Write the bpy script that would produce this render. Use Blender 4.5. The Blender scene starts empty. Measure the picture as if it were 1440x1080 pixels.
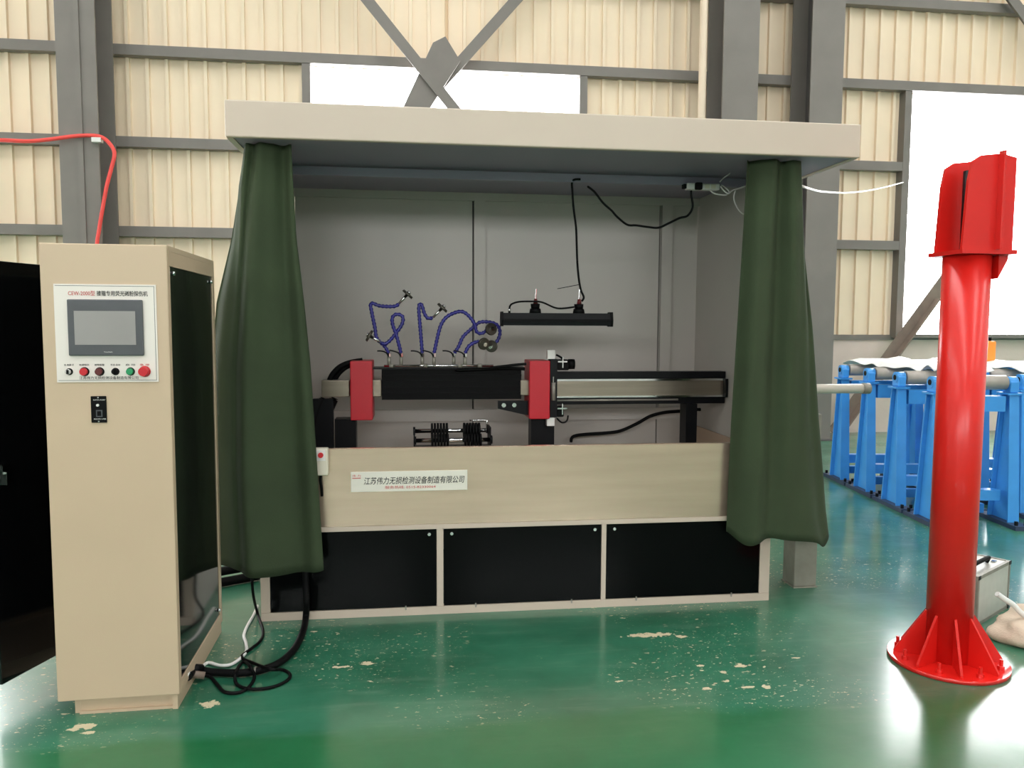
import bpy, bmesh, math, random
from mathutils import Vector, Matrix
random.seed(7)
scene = bpy.context.scene
col = scene.collection

# ------------------------------------------------------------------ camera, world, exposure
cam_data = bpy.data.cameras.new('camera')
cam_data.sensor_width = 36.0
cam_data.lens = 27.5
cam_data.clip_end = 200
cam = bpy.data.objects.new('camera', cam_data)
col.objects.link(cam)
cam.matrix_world = Matrix(((0.991971, 0.005064, -0.126364, 0.0),
                           (-0.126377, 0.076948, -0.988993, 0.0),
                           (0.004715, 0.997022, 0.076970, 1.5),
                           (0, 0, 0, 1)))
scene.camera = cam

world = bpy.data.worlds.new('overcast_sky')
scene.world = world
world.use_nodes = True
world.node_tree.nodes['Background'].inputs[0].default_value = (1.0, 0.96, 0.985, 1)
world.node_tree.nodes['Background'].inputs[1].default_value = 18.0

vs = scene.view_settings
vs.view_transform = 'Standard'
vs.look = 'None'
vs.gamma = 1.0
vs.use_curve_mapping = False
vs.exposure = 0.0
scene.cycles.max_bounces = 7
scene.cycles.diffuse_bounces = 4
scene.cycles.glossy_bounces = 4
scene.cycles.transparent_max_bounces = 8
scene.cycles.sample_clamp_indirect = 6.0

def portal(name, loc, rot, sx, sy):
    """Sky light entering through an opening of the hall."""
    l = bpy.data.lights.new(name, 'AREA')
    l.shape = 'RECTANGLE'; l.size = sx; l.size_y = sy
    l.cycles.is_portal = True
    o = bpy.data.objects.new(name, l); col.objects.link(o)
    o.location = loc; o.rotation_euler = rot
    return o
HX0, HX1, HY0, HY1, HZ = -9.0, 13.5, -8.0, 10.2, 9.0      # the hall
SKY = [(-6.0, -5.4), (-0.3, 0.3), (5.4, 6.0), (10.8, 11.4)]     # skylight strips (x ranges), y -6..8
for a, b in SKY:
    portal('skylight_portal', ((a + b) / 2, 1.0, HZ + 0.12), (0, 0, 0), b - a, 14.0)
FW = [(-8.0, -4.5), (-3.5, 0.0), (1.0, 4.5)]       # windows of the wall behind the camera, z 3.4..4.6
for a, b in FW:
    portal('front_window_portal', ((a + b) / 2, HY0 - 0.15, 4.0), (math.radians(90), 0, 0), b - a, 1.2)
portal('clerestory_portal', (0.46, HY1 + 0.3, 4.22), (math.radians(-90), 0, 0), 3.36, 1.0)
portal('added_window_portal', (-6.875, HY1 + 0.3, 3.06), (math.radians(-90), 0, 0), 3.45, 3.36)  # sky light through the added left window
portal('tall_window_portal', (8.66, HY1 + 0.3, 3.06), (math.radians(-90), 0, 0), 3.88, 3.36)

# ------------------------------------------------------------------ materials
def lin(c):
    return tuple(((v / 255) / 12.92 if v / 255 <= 0.04045 else ((v / 255 + 0.055) / 1.055) ** 2.4) for v in c) + (1.0,)

def mat(name, rgb, rough=0.5, metal=0.0, var=0.0, vscale=6.0, bump=0.0, bscale=80.0, spec=0.5, stretch=None):
    m = bpy.data.materials.new(name); m.use_nodes = True
    nt = m.node_tree; b = nt.nodes['Principled BSDF']
    b.inputs['Roughness'].default_value = rough
    b.inputs['Metallic'].default_value = metal
    b.inputs['Specular IOR Level'].default_value = spec
    c = lin(rgb)
    tc = nt.nodes.new('ShaderNodeTexCoord')
    mp = nt.nodes.new('ShaderNodeMapping')
    nt.links.new(tc.outputs['Object'], mp.inputs[0])
    if stretch: mp.inputs['Scale'].default_value = stretch
    n = nt.nodes.new('ShaderNodeTexNoise'); n.inputs['Scale'].default_value = vscale; n.inputs['Detail'].default_value = 4
    nt.links.new(mp.outputs[0], n.inputs['Vector'])
    r = nt.nodes.new('ShaderNodeValToRGB')
    lo = tuple(x * (1 - var) for x in c[:3]) + (1,); hi = tuple(min(1, x * (1 + var)) for x in c[:3]) + (1,)
    r.color_ramp.elements[0].position = 0.3; r.color_ramp.elements[0].color = lo
    r.color_ramp.elements[1].position = 0.7; r.color_ramp.elements[1].color = hi
    nt.links.new(n.outputs['Fac'], r.inputs[0]); nt.links.new(r.outputs[0], b.inputs['Base Color'])
    if bump:
        n2 = nt.nodes.new('ShaderNodeTexNoise'); n2.inputs['Scale'].default_value = bscale; n2.inputs['Detail'].default_value = 3
        nt.links.new(mp.outputs[0], n2.inputs['Vector'])
        bp = nt.nodes.new('ShaderNodeBump'); bp.inputs['Strength'].default_value = bump; bp.inputs['Distance'].default_value = 0.01
        nt.links.new(n2.outputs['Fac'], bp.inputs['Height']); nt.links.new(bp.outputs[0], b.inputs['Normal'])
    return m

M = {}
M['sheet'] = mat('cream_wall_sheet', (246, 226, 198), 0.45, 0, 0.05, 1.2)
M['pale'] = mat('pale_grey_sheet', (222, 220, 218), 0.6, 0, 0.04, 1.0)
M['plinth'] = mat('plaster_plinth', (228, 210, 198), 0.8, 0, 0.06, 2.0, 0.15, 30)
M['steel'] = mat('grey_painted_steel', (126, 120, 114), 0.5, 0, 0.06, 3.0)
M['steel_dark'] = mat('dark_grey_steel', (98, 95, 94), 0.5, 0, 0.06, 3.0)
M['brown_steel'] = mat('brown_primer_steel', (128, 112, 100), 0.6, 0, 0.12, 8.0)
M['pipe'] = mat('beige_plastic_pipe', (232, 212, 188), 0.4, 0, 0.03, 3.0)
M['cream'] = mat('cream_powder_coat', (206, 182, 154), 0.42, 0, 0.03, 2.0, 0.04, 220)
M['booth'] = mat('booth_grey_beige_paint', (206, 190, 174), 0.45, 0, 0.03, 2.0)
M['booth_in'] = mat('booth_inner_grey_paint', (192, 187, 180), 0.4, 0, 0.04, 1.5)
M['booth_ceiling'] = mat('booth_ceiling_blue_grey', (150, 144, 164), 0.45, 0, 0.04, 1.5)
M['black_gloss'] = mat('black_gloss_panel', (10, 11, 12), 0.08, 0, 0.1, 3.0, spec=0.5)
M['black_panel'] = mat('black_acrylic_panel', (7, 8, 8), 0.12, 0, 0.0, 3.0, spec=0.08)
M['black'] = mat('black_rubber', (8, 8, 9), 0.6, 0, 0.15, 20.0, spec=0.15)
M['black_metal'] = mat('black_anodised_metal', (14, 15, 18), 0.4, 0.0, 0.1, 12.0, spec=0.2)
M['stainless'] = mat('brushed_stainless', (214, 190, 168), 0.24, 0.72, 0.08, 3.0, 0.05, 60, stretch=(0.4, 1, 6))
M['rail_steel'] = mat('worn_rail_steel', (150, 140, 126), 0.32, 0.9, 0.1, 5.0, 0.05, 60, stretch=(0.3, 1, 6))
M['chrome'] = mat('chrome', (220, 220, 220), 0.12, 1.0, 0.05, 20.0)
M['galv'] = mat('galvanised_grey', (150, 146, 136), 0.5, 0.3, 0.15, 14.0)
M['red_head'] = mat('red_guard_paint', (196, 28, 44), 0.4, 0, 0.04, 6.0)
M['red_crane'] = mat('red_crane_paint', (222, 34, 28), 0.28, 0, 0.05, 4.0)
M['red_disc'] = mat('red_crane_gloss_base', (222, 34, 28), 0.1, 0, 0.05, 4.0, spec=0.7)
M['nozzle_disc'] = mat('dark_nozzle_metal', (96, 92, 84), 0.3, 0.7, 0.15, 30.0)
M['blue_stand'] = mat('blue_stand_paint', (70, 156, 232), 0.3, 0, 0.06, 6.0)
M['blue_plate'] = mat('blue_grey_base_plate', (52, 66, 92), 0.5, 0, 0.1, 10.0)
M['hose_blue'] = mat('blue_segmented_hose', (38, 36, 128), 0.35, 0, 0.12, 30.0)
M['canvas'] = mat('green_canvas', (52, 66, 41), 0.85, 0, 0.10, 5.0, 0.25, 400)
M['white'] = mat('white_plastic', (232, 230, 226), 0.4, 0, 0.03, 5.0)
M['panel_white'] = mat('control_panel_white', (238, 230, 222), 0.35, 0, 0.02, 4.0)
M['ivory'] = mat('ivory_box', (222, 214, 196), 0.4, 0, 0.03, 5.0)
M['screen_frame'] = mat('screen_bezel', (84, 86, 90), 0.25, 0, 0.08, 8.0)
M['screen'] = mat('screen_glass_film', (160, 156, 154), 0.15, 0, 0.05, 5.0)
M['btn_red'] = mat('button_red', (206, 34, 44), 0.3, 0, 0.05, 20.0)
M['btn_dark'] = mat('button_dark_red', (96, 30, 32), 0.3, 0, 0.05, 20.0)
M['btn_green'] = mat('button_green', (30, 146, 92), 0.3, 0, 0.05, 20.0)
M['ink'] = mat('black_ink', (26, 24, 22), 0.6)
M['ink_red'] = mat('red_ink', (196, 60, 56), 0.6)
M['plate'] = mat('name_plate_white', (232, 228, 216), 0.3, 0, 0.02, 4.0)
M['hose_red'] = mat('red_air_hose', (242, 78, 72), 0.4, 0, 0.05, 8.0)
M['film'] = mat('white_plastic_film', (240, 240, 238), 0.3, 0, 0.03, 10.0, 0.3, 12)
M['roller'] = mat('grey_wrapped_roller', (176, 168, 160), 0.4, 0.2, 0.1, 12.0)
M['case'] = mat('silver_case_skin', (200, 198, 190), 0.35, 0.2, 0.05, 20.0)
M['sack'] = mat('woven_sack', (226, 206, 184), 0.8, 0, 0.1, 9.0, 0.3, 120)
M['concrete'] = mat('grey_galvanised_post', (142, 140, 128), 0.7, 0, 0.14, 10.0, 0.1, 40)
M['orange'] = mat('orange_plastic', (250, 150, 60), 0.4, 0, 0.05, 8.0)
M['duct'] = mat('satin_off_white_cylinder', (206, 198, 186), 0.35, 0.15, 0.04, 8.0)

def glass_mat():
    m = bpy.data.materials.new('window_glass'); m.use_nodes = True
    nt = m.node_tree; out = nt.nodes['Material Output']
    nt.nodes.remove(nt.nodes['Principled BSDF'])
    t = nt.nodes.new('ShaderNodeBsdfTransparent'); t.inputs[0].default_value = (0.96, 0.98, 0.97, 1)
    g = nt.nodes.new('ShaderNodeBsdfGlossy'); g.inputs['Roughness'].default_value = 0.03
    x = nt.nodes.new('ShaderNodeMixShader'); x.inputs[0].default_value = 0.06
    nt.links.new(t.outputs[0], x.inputs[1]); nt.links.new(g.outputs[0], x.inputs[2]); nt.links.new(x.outputs[0], out.inputs[0])
    return m
M['glass'] = glass_mat()

SPOTS = [(-1.216, 2.976, 0.045, 0.030), (-1.241, 2.958, 0.050, 0.012), (-1.181, 2.931, 0.020, 0.012), (0.227, 3.690, 0.004, 0.004), (1.138, 3.567, 0.130, 0.030), (1.280, 3.533, 0.030, 0.020), (1.435, 3.190, 0.035, 0.020), (1.332, 3.138, 0.020, 0.015), (1.205, 3.000, 0.025, 0.015), (1.309, 3.053, 0.020, 0.012), (1.451, 2.984, 0.020, 0.020), (-0.798, 3.102, 0.040, 0.030), (-0.314, 3.380, 0.050, 0.012), (-0.208, 3.404, 0.030, 0.020), (1.371, 2.993, 0.030, 0.010), (1.716, 3.239, 0.020, 0.010), (1.254, 3.212, 0.020, 0.015), (0.856, 3.106, 0.020, 0.010)]   # larger flakes of lost paint: x, y, radii
def floor_mat():
    m = bpy.data.materials.new('green_epoxy_floor'); m.use_nodes = True
    nt = m.node_tree; b = nt.nodes['Principled BSDF']; L = nt.links.new
    tc = nt.nodes.new('ShaderNodeTexCoord')
    def noise(scale, detail=4, rough=0.5, vec=None):
        n = nt.nodes.new('ShaderNodeTexNoise'); n.inputs['Scale'].default_value = scale
        n.inputs['Detail'].default_value = detail; n.inputs['Roughness'].default_value = rough
        L(vec or tc.outputs['Object'], n.inputs['Vector']); return n.outputs['Fac']
    def step(v, a, c):
        n = nt.nodes.new('ShaderNodeMapRange'); n.inputs[1].default_value = a; n.inputs[2].default_value = c; L(v, n.inputs[0]); return n.outputs[0]
    def math_(op, a, c):
        n = nt.nodes.new('ShaderNodeMath'); n.operation = op
        for i, v in enumerate((a, c)):
            if isinstance(v, (int, float)): n.inputs[i].default_value = v
            else: L(v, n.inputs[i])
        return n.outputs[0]
    def mix(f, a, c):
        n = nt.nodes.new('ShaderNodeMix'); n.data_type = 'RGBA'
        if isinstance(f, float): n.inputs[0].default_value = f
        else: L(f, n.inputs[0])
        for i, v in ((6, a), (7, c)):
            if isinstance(v, tuple): n.inputs[i].default_value = v
            else: L(v, n.inputs[i])
        return n.outputs[2]
    big = noise(1.3, 5, 0.6)
    base = mix(step(big, 0.35, 0.65), lin((26, 92, 66)), lin((50, 120, 92)))
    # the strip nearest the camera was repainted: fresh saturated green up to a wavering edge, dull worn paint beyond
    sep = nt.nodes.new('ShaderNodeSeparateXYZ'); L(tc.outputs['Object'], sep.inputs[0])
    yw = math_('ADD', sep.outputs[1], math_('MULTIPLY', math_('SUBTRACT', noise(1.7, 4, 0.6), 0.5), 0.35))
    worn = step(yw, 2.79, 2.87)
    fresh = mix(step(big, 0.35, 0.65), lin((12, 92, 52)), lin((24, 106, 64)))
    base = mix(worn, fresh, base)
    # worn, dusty streaks
    st = nt.nodes.new('ShaderNodeMapping'); st.inputs['Scale'].default_value = (1.2, 7.0, 1); L(tc.outputs['Object'], st.inputs[0])
    dust = step(noise(2.2, 6, 0.65, st.outputs[0]), 0.52, 0.78)
    base = mix(math_('MULTIPLY', dust, math_('ADD', 0.08, math_('MULTIPLY', worn, 0.22))), base, lin((126, 146, 126)))
    # flaked paint: small chips and a few larger flakes, gathered where the traffic is
    w = nt.nodes.new('ShaderNodeMapping'); w.inputs['Scale'].default_value = (1.0, 1.9, 1); L(tc.outputs['Object'], w.inputs[0])
    area = step(noise(1.05, 3, 0.5), 0.47, 0.56)
    chips = step(noise(26, 3, 0.55, w.outputs[0]), 0.645, 0.665)
    fine = step(noise(70, 2, 0.5, w.outputs[0]), 0.685, 0.70)
    flake = math_('MAXIMUM', chips, fine)
    flake = math_('MULTIPLY', math_('MULTIPLY', flake, area), worn)
    # three known larger flakes
    def spot(x, y, rx, ry):
        s = nt.nodes.new('ShaderNodeSeparateXYZ'); L(tc.outputs['Object'], s.inputs[0])
        dx = math_('DIVIDE', math_('SUBTRACT', s.outputs[0], x), rx); dy = math_('DIVIDE', math_('SUBTRACT', s.outputs[1], y), ry)
        d = math_('SQRT', math_('ADD', math_('MULTIPLY', dx, dx), math_('MULTIPLY', dy, dy)), 0.0)
        d = math_('ADD', d, math_('MULTIPLY', math_('SUBTRACT', noise(34, 4, 0.65), 0.5), 3.2))
        return step(d, 0.85, 0.75)
    for sx, sy, rx, ry in SPOTS:
        flake = math_('MAXIMUM', flake, spot(sx, sy, rx, ry))
    colr = mix(flake, base, lin((206, 192, 160)))
    L(colr, b.inputs['Base Color'])
    ro = math_('ADD', 0.34, math_('MULTIPLY', step(noise(3.0, 5, 0.6), 0.3, 0.8), 0.2))
    ro = math_('ADD', ro, math_('MULTIPLY', flake, 0.35))
    L(ro, b.inputs['Roughness'])
    b.inputs['Specular IOR Level'].default_value = 0.5
    b.inputs['Coat Weight'].default_value = 0.7; b.inputs['Coat Roughness'].default_value = 0.15
    bp = nt.nodes.new('ShaderNodeBump'); bp.inputs['Strength'].default_value = 0.06; bp.inputs['Distance'].default_value = 0.02
    L(math_('SUBTRACT', noise(5, 4), math_('MULTIPLY', flake, 0.4)), bp.inputs['Height']); L(bp.outputs[0], b.inputs['Normal'])
    return m

# ------------------------------------------------------------------ mesh helpers
def bm_new(): return bmesh.new()

def box(bm, x0, x1, y0, y1, z0, z1, bev=0.0):
    r = bmesh.ops.create_cube(bm, size=1.0)
    vsx = r['verts']
    for v in vsx:
        v.co = Vector(((x0 + x1) / 2 + v.co.x * (x1 - x0), (y0 + y1) / 2 + v.co.y * (y1 - y0), (z0 + z1) / 2 + v.co.z * (z1 - z0)))
    if bev:
        es = list({e for v in vsx for e in v.link_edges})
        bmesh.ops.bevel(bm, geom=es, offset=bev, segments=2, affect='EDGES', profile=0.5)
    return vsx

def frame_of(d):
    d = d.normalized()
    u = Vector((0, 0, 1)) if abs(d.z) < 0.95 else Vector((1, 0, 0))
    a = d.cross(u).normalized(); return a, a.cross(d).normalized()

def cyl(bm, p0, p1, r0, r1=None, seg=20, cap=True):
    p0, p1 = Vector(p0), Vector(p1); r1 = r0 if r1 is None else r1
    a, b = frame_of(p1 - p0)
    rings = []
    for p, r in ((p0, r0), (p1, r1)):
        rings.append([bm.verts.new(p + (a * math.cos(t) + b * math.sin(t)) * r) for t in [2 * math.pi * i / seg for i in range(seg)]])
    for i in range(seg):
        j = (i + 1) % seg
        f = bm.faces.new((rings[0][i], rings[1][i], rings[1][j], rings[0][j])); f.smooth = seg > 8
    if cap:
        bm.faces.new(rings[0]); bm.faces.new(list(reversed(rings[1])))

def bar(bm, p0, p1, w, h):
    """rectangular bar between two points, w across (sideways), h across (up)"""
    p0, p1 = Vector(p0), Vector(p1); a, b = frame_of(p1 - p0)
    vs_ = []
    for p in (p0, p1):
        vs_.append([bm.verts.new(p + a * sx * w / 2 + b * sy * h / 2) for sx, sy in ((-1, -1), (1, -1), (1, 1), (-1, 1))])
    for i in range(4):
        j = (i + 1) % 4; bm.faces.new((vs_[0][i], vs_[0][j], vs_[1][j], vs_[1][i]))
    bm.faces.new(list(reversed(vs_[0]))); bm.faces.new(vs_[1])

def smooth_pts(pts, n=8):
    pts = [Vector(p) for p in pts]
    if len(pts) < 3: return pts
    out = []
    for i in range(len(pts) - 1):
        p0 = pts[max(i - 1, 0)]; p1 = pts[i]; p2 = pts[i + 1]; p3 = pts[min(i + 2, len(pts) - 1)]
        for k in range(n):
            t = k / n
            out.append(0.5 * ((2 * p1) + (p2 - p0) * t + (2 * p0 - 5 * p1 + 4 * p2 - p3) * t * t + (3 * p1 - p0 - 3 * p2 + p3) * t ** 3))
    out.append(pts[-1]); return out

def tube(bm, pts, r, seg=8, n=8, smooth=True, radii=None):
    q = smooth_pts(pts, n) if smooth else [Vector(p) for p in pts]
    rings = []; prev = None
    for i, p in enumerate(q):
        d = (q[min(i + 1, len(q) - 1)] - q[max(i - 1, 0)])
        if d.length < 1e-9: d = Vector((0, 0, 1))
        d.normalize()
        if prev is None: a, b = frame_of(d)
        else:
            a = prev - d * prev.dot(d)
            a = a.normalized() if a.length > 1e-6 else frame_of(d)[0]
            b = d.cross(a)
        prev = a
        rr = radii[i] if radii else r
        rings.append([bm.verts.new(p + (a * math.cos(2 * math.pi * k / seg) + b * math.sin(2 * math.pi * k / seg)) * rr) for k in range(seg)])
    for i in range(len(rings) - 1):
        for k in range(seg):
            j = (k + 1) % seg
            f = bm.faces.new((rings[i][k], rings[i][j], rings[i + 1][j], rings[i + 1][k])); f.smooth = True
    bm.faces.new(list(reversed(rings[0]))); bm.faces.new(rings[-1])

def resample(pts, step):
    q = smooth_pts(pts, 12); out = [q[0]]; acc = 0
    for i in range(1, len(q)):
        seg = q[i] - q[i - 1]; l = seg.length
        if l < 1e-9: continue
        pos = step - acc
        while pos <= l:
            out.append(q[i - 1] + seg * (pos / l)); pos += step
        acc = l - (pos - step)
    return out

def prism(bm, poly, axis, a0, a1):
    """extrude a 2-D polygon along an axis; poly gives the other two coords in order (x,y,z minus axis)"""
    def mk(p, a):
        return {'x': (a, p[0], p[1]), 'y': (p[0], a, p[1]), 'z': (p[0], p[1], a)}[axis]
    v0 = [bm.verts.new(mk(p, a0)) for p in poly]; v1 = [bm.verts.new(mk(p, a1)) for p in poly]
    n = len(poly)
    for i in range(n):
        j = (i + 1) % n; bm.faces.new((v0[i], v0[j], v1[j], v1[i]))
    bm.faces.new(list(reversed(v0))); bm.faces.new(v1)

def build(name, bm, m, parent=None, label=None, cat=None, group=None, kind=None, loc=None, rotz=None):
    bmesh.ops.recalc_face_normals(bm, faces=bm.faces[:])
    me = bpy.data.meshes.new(name); bm.to_mesh(me); bm.free()
    me.materials.append(M[m] if isinstance(m, str) else m)
    o = bpy.data.objects.new(name, me); col.objects.link(o)
    if parent is not None: o.parent = parent
    if loc: o.location = loc
    if rotz is not None: o.rotation_euler = (0, 0, rotz)
    tag(o, label, cat, group, kind)
    return o

def tag(o, label=None, cat=None, group=None, kind=None):
    if label: o['label'] = label
    if cat: o['category'] = cat
    if group: o['group'] = group
    if kind: o['kind'] = kind

def empty(name, label, cat, loc=(0, 0, 0), rotz=0.0, group=None):
    o = bpy.data.objects.new(name, None); col.objects.link(o)
    o.empty_display_size = 0.05
    o.location = loc; o.rotation_euler = (0, 0, rotz)
    tag(o, label, cat, group); return o

def B(name, m, parent, dims, bev=0.0, **k):
    bm = bm_new(); box(bm, *dims, bev=bev); return build(name, bm, m, parent, **k)
def CY(name, m, parent, p0, p1, r0, r1=None, seg=20, **k):
    bm = bm_new(); cyl(bm, p0, p1, r0, r1, seg); return build(name, bm, m, parent, **k)
def T(name, m, parent, pts, r, seg=8, n=8, **k):
    bm = bm_new(); tube(bm, pts, r, seg, n); return build(name, bm, m, parent, **k)

def copy_tree(o, parent=None):
    c = o.copy(); col.objects.link(c); c.parent = parent
    for ch in list(o.children): copy_tree(ch, c)
    return c

def lettering(body, size, m, parent, origin, width=None, name='lettering', slant=0.0, bold=0.0):
    """flat lettering in the X-Z plane, facing -Y"""
    cu = bpy.data.curves.new(name, 'FONT'); cu.body = body; cu.size = size; cu.shear = slant; cu.offset = bold
    cu.resolution_u = 2; cu.extrude = 0.0003
    t = bpy.data.objects.new(name, cu); col.objects.link(t)
    dg = bpy.context.evaluated_depsgraph_get()
    me = bpy.data.meshes.new_from_object(t.evaluated_get(dg))
    bpy.data.objects.remove(t)
    xs = [v.co.x for v in me.vertices]; w = max(xs) - min(xs); x0 = min(xs)
    s = (width / w) if width else 1.0
    for v in me.vertices:
        x, y, z = v.co; v.co = (origin[0] + (x - x0) * s, origin[1] - 0.0006 - z, origin[2] + y)
    me.materials.clear(); me.materials.append(M[m])
    o = bpy.data.objects.new(name, me); col.objects.link(o); o.parent = parent
    return o

# ================================================================== THE HALL
bm = bm_new(); box(bm, HX0 - 0.3, HX1 + 0.3, HY0 - 0.3, HY1 + 0.3, -0.2, 0.0)
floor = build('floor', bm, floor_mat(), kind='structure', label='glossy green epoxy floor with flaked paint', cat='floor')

# back wall: plaster plinth carries ribbed sheets and girts
wall_back = B('wall_back', 'plinth', None, (HX0, HX1, HY1, HY1 + 0.24, 0, 1.30), kind='structure', label='cream ribbed sheet wall on a plaster plinth', cat='wall')
B('plinth_cap', 'steel', wall_back, (HX0, HX1, HY1 - 0.03, HY1 + 0.05, 1.30, 1.37))
W1 = (-1.22, 2.14, 3.72, 4.66); W2 = (6.72, 10.6, 1.38, 4.66); W3 = (-8.6, -5.15, 1.38, 4.66)

RIB = 0.225
def sheet(x0, x1, z0, z1):
    """ribbed steel sheet facing the hall; ribs on a common pitch"""
    prof = [(x0, 0.0)]
    k = math.floor(x0 / RIB)
    while k * RIB < x1 + RIB:
        c = k * RIB
        for dx, dy in ((-0.024, 0), (-0.019, -0.042), (0.019, -0.042), (0.024, 0)):
            x = c + dx
            if x0 + 0.001 < x < x1 - 0.001: prof.append((x, dy))
        k += 1
    prof.append((x1, 0.0)); prof.sort()
    b = bm_new()
    rows = [[b.verts.new((x, HY1 + dy + th, z)) for x, dy in prof] for th, z in ((0, z0), (0, z1), (0.006, z1), (0.006, z0))]
    for r in range(4):
        for i in range(len(prof) - 1):
            a, c = rows[r], rows[(r + 1) % 4]
            b.faces.new((a[i], a[i + 1], c[i + 1], c[i]))
    b.faces.new([rows[r][0] for r in range(4)]); b.faces.new([rows[r][-1] for r in range(4)])
    return build('wall_sheet', b, 'sheet', wall_back)
def sheets(xa, xb, z0, z1, w=0.9):
    n = max(1, round((xb - xa) / w)); s = (xb - xa) / n
    for i in range(n): sheet(xa + i * s, xa + (i + 1) * s, z0, z1)
sheets(HX0, W3[0], 1.37, HZ); sheets(W3[0], W3[1], W3[3], HZ); sheets(W3[1], W1[0], 1.37, HZ); sheets(W1[1], W2[0], 1.37, HZ); sheets(W2[1], HX1, 1.37, HZ)
sheets(W1[0], W1[1], 1.37, W1[2]); sheets(W1[0], W1[1], W1[3], HZ); sheets(W2[0], W2[1], W2[3], HZ)

def girt(x0, x1, zt):
    b = bm_new()
    prism(b, [(10.05, zt), (10.165, zt), (10.165, zt - 0.008), (10.058, zt - 0.008), (10.058, zt - 0.112), (10.165, zt - 0.112), (10.165, zt - 0.12), (10.05, zt - 0.12)], 'x', x0, x1)
    build('girt', b, 'steel', wall_back)
for zt in (2.65, 3.71): girt(-5.04, 6.61, zt)
for zt in (4.78, 5.86, 6.9, 7.9): girt(HX0, HX1, zt)

def window(name, x0, x1, z0, z1, label):
    f = bm_new(); t = 0.10; y0, y1 = 10.06, 10.2
    box(f, x0 - t, x0, y0, y1, z0 - 0.05, z1 - 0.003); box(f, x1, x1 + t, y0, y1, z0 - 0.05, z1 - 0.003)
    box(f, x0, x1, y0, y1, z0 - 0.05, z0)
    w = build(name, f, 'steel', None, kind='structure', label=label, cat='window')
    n = 3
    for i in range(n):
        a = x0 + (x1 - x0) * i / n; c = x0 + (x1 - x0) * (i + 1) / n
        B('pane', 'glass', w, (a + 0.001, c - 0.001, 10.16, 10.166, z0, z1))
    return w
window('window_1', *W1[:2], *W1[2:], 'bright clerestory window above the inspection booth')
window('window_6', *W3[:2], *W3[2:], 'tall window added left of the view to brighten the floor, beyond the hose column')  # unseen window, added to throw light on the left floor
window('window_2', *W2[:2], *W2[2:], 'tall overexposed window behind the red crane column')

B('wall_left', 'pale', None, (HX0 - 0.2, HX0, HY0, HY1, 0, HZ), kind='structure', label='cream side wall left of the view', cat='wall')
B('wall_right', 'pale', None, (HX1, HX1 + 0.2, HY0, HY1, 0, HZ), kind='structure', label='cream side wall right of the view', cat='wall')
bm = bm_new(); xs = HX0
box(bm, HX0, HX1, HY0 - 0.2, HY0, 0, 3.4); box(bm, HX0, HX1, HY0 - 0.2, HY0, 4.6, HZ)
for a, b in FW + [(HX1, HX1)]:
    box(bm, xs, a, HY0 - 0.2, HY0, 3.4, 4.6); xs = b
wf = build('wall_front', bm, 'pale', None, kind='structure', label='cream wall with windows behind the camera', cat='wall')
for i, (a, b) in enumerate(FW):
    f = bm_new(); m_ = (a + b) / 2
    for (x0, x1, z0, z1) in ((a, a + .06, 3.4, 4.6), (b - .06, b, 3.4, 4.6), (a, b, 3.4, 3.46), (a, b, 4.54, 4.6), (m_ - .03, m_ + .03, 3.4, 4.6)):
        box(f, x0, x1, HY0 - 0.12, HY0 - 0.04, z0, z1)
    w = build('window_%d' % (i + 3), f, 'steel', None, kind='structure', label='steel framed window behind the camera', cat='window')
    B('pane', 'glass', w, (a, b, HY0 - 0.085, HY0 - 0.08, 3.4, 4.6))
bm = bm_new(); xs = HX0
box(bm, HX0, HX1, HY0, -6, HZ, HZ + 0.1); box(bm, HX0, HX1, 8, HY1, HZ, HZ + 0.1)
for a, b in SKY + [(HX1, HX1)]:
    box(bm, xs, a, -6, 8, HZ, HZ + 0.1); xs = b
ceil = build('ceiling', bm, 'pale', None, kind='structure', label='sheet roof with long skylight strips', cat='ceiling')
for a, b in SKY:
    B('skylight', 'glass', ceil, (a, b, -6, 8, HZ + 0.04, HZ + 0.046))

# steel columns (H sections)
def hcol(x0, x1, label):
    e = empty('steel_column', label, 'column', ((x0 + x1) / 2, 9.8, 0), group=None)
    w = (x1 - x0) / 2
    B('flange', 'steel', e, (-w, w, -0.29, -0.265, 0, 8.9)); B('flange', 'steel', e, (-w, w, 0.22, 0.245, 0, 8.9))
    B('web', 'steel_dark', e, (-0.008, 0.008, -0.265, 0.22, 0.02, 8.9))
    B('base_plate', 'steel_dark', e, (-w - 0.05, w + 0.05, -0.34, 0.28, 0, 0.02))
    return e
cl = hcol(-3.91, -3.49, 'grey steel column with the red hose, behind the control cabinet')
B('conduit', 'steel', cl, (-0.012, 0.05, -0.312, -0.29, 0.02, 8.9))
hcol(3.82, 4.28, 'grey steel column beside the cream downpipe above the booth')
hcol(4.97, 5.40, 'grey steel column nearer the tall window, right of its twin')

CY('downpipe', 'pipe', None, (3.60, 9.62, 0.0), (3.60, 9.62, 8.9), 0.048, label='slim cream plastic downpipe standing beside the grey column', cat='pipe')

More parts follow.
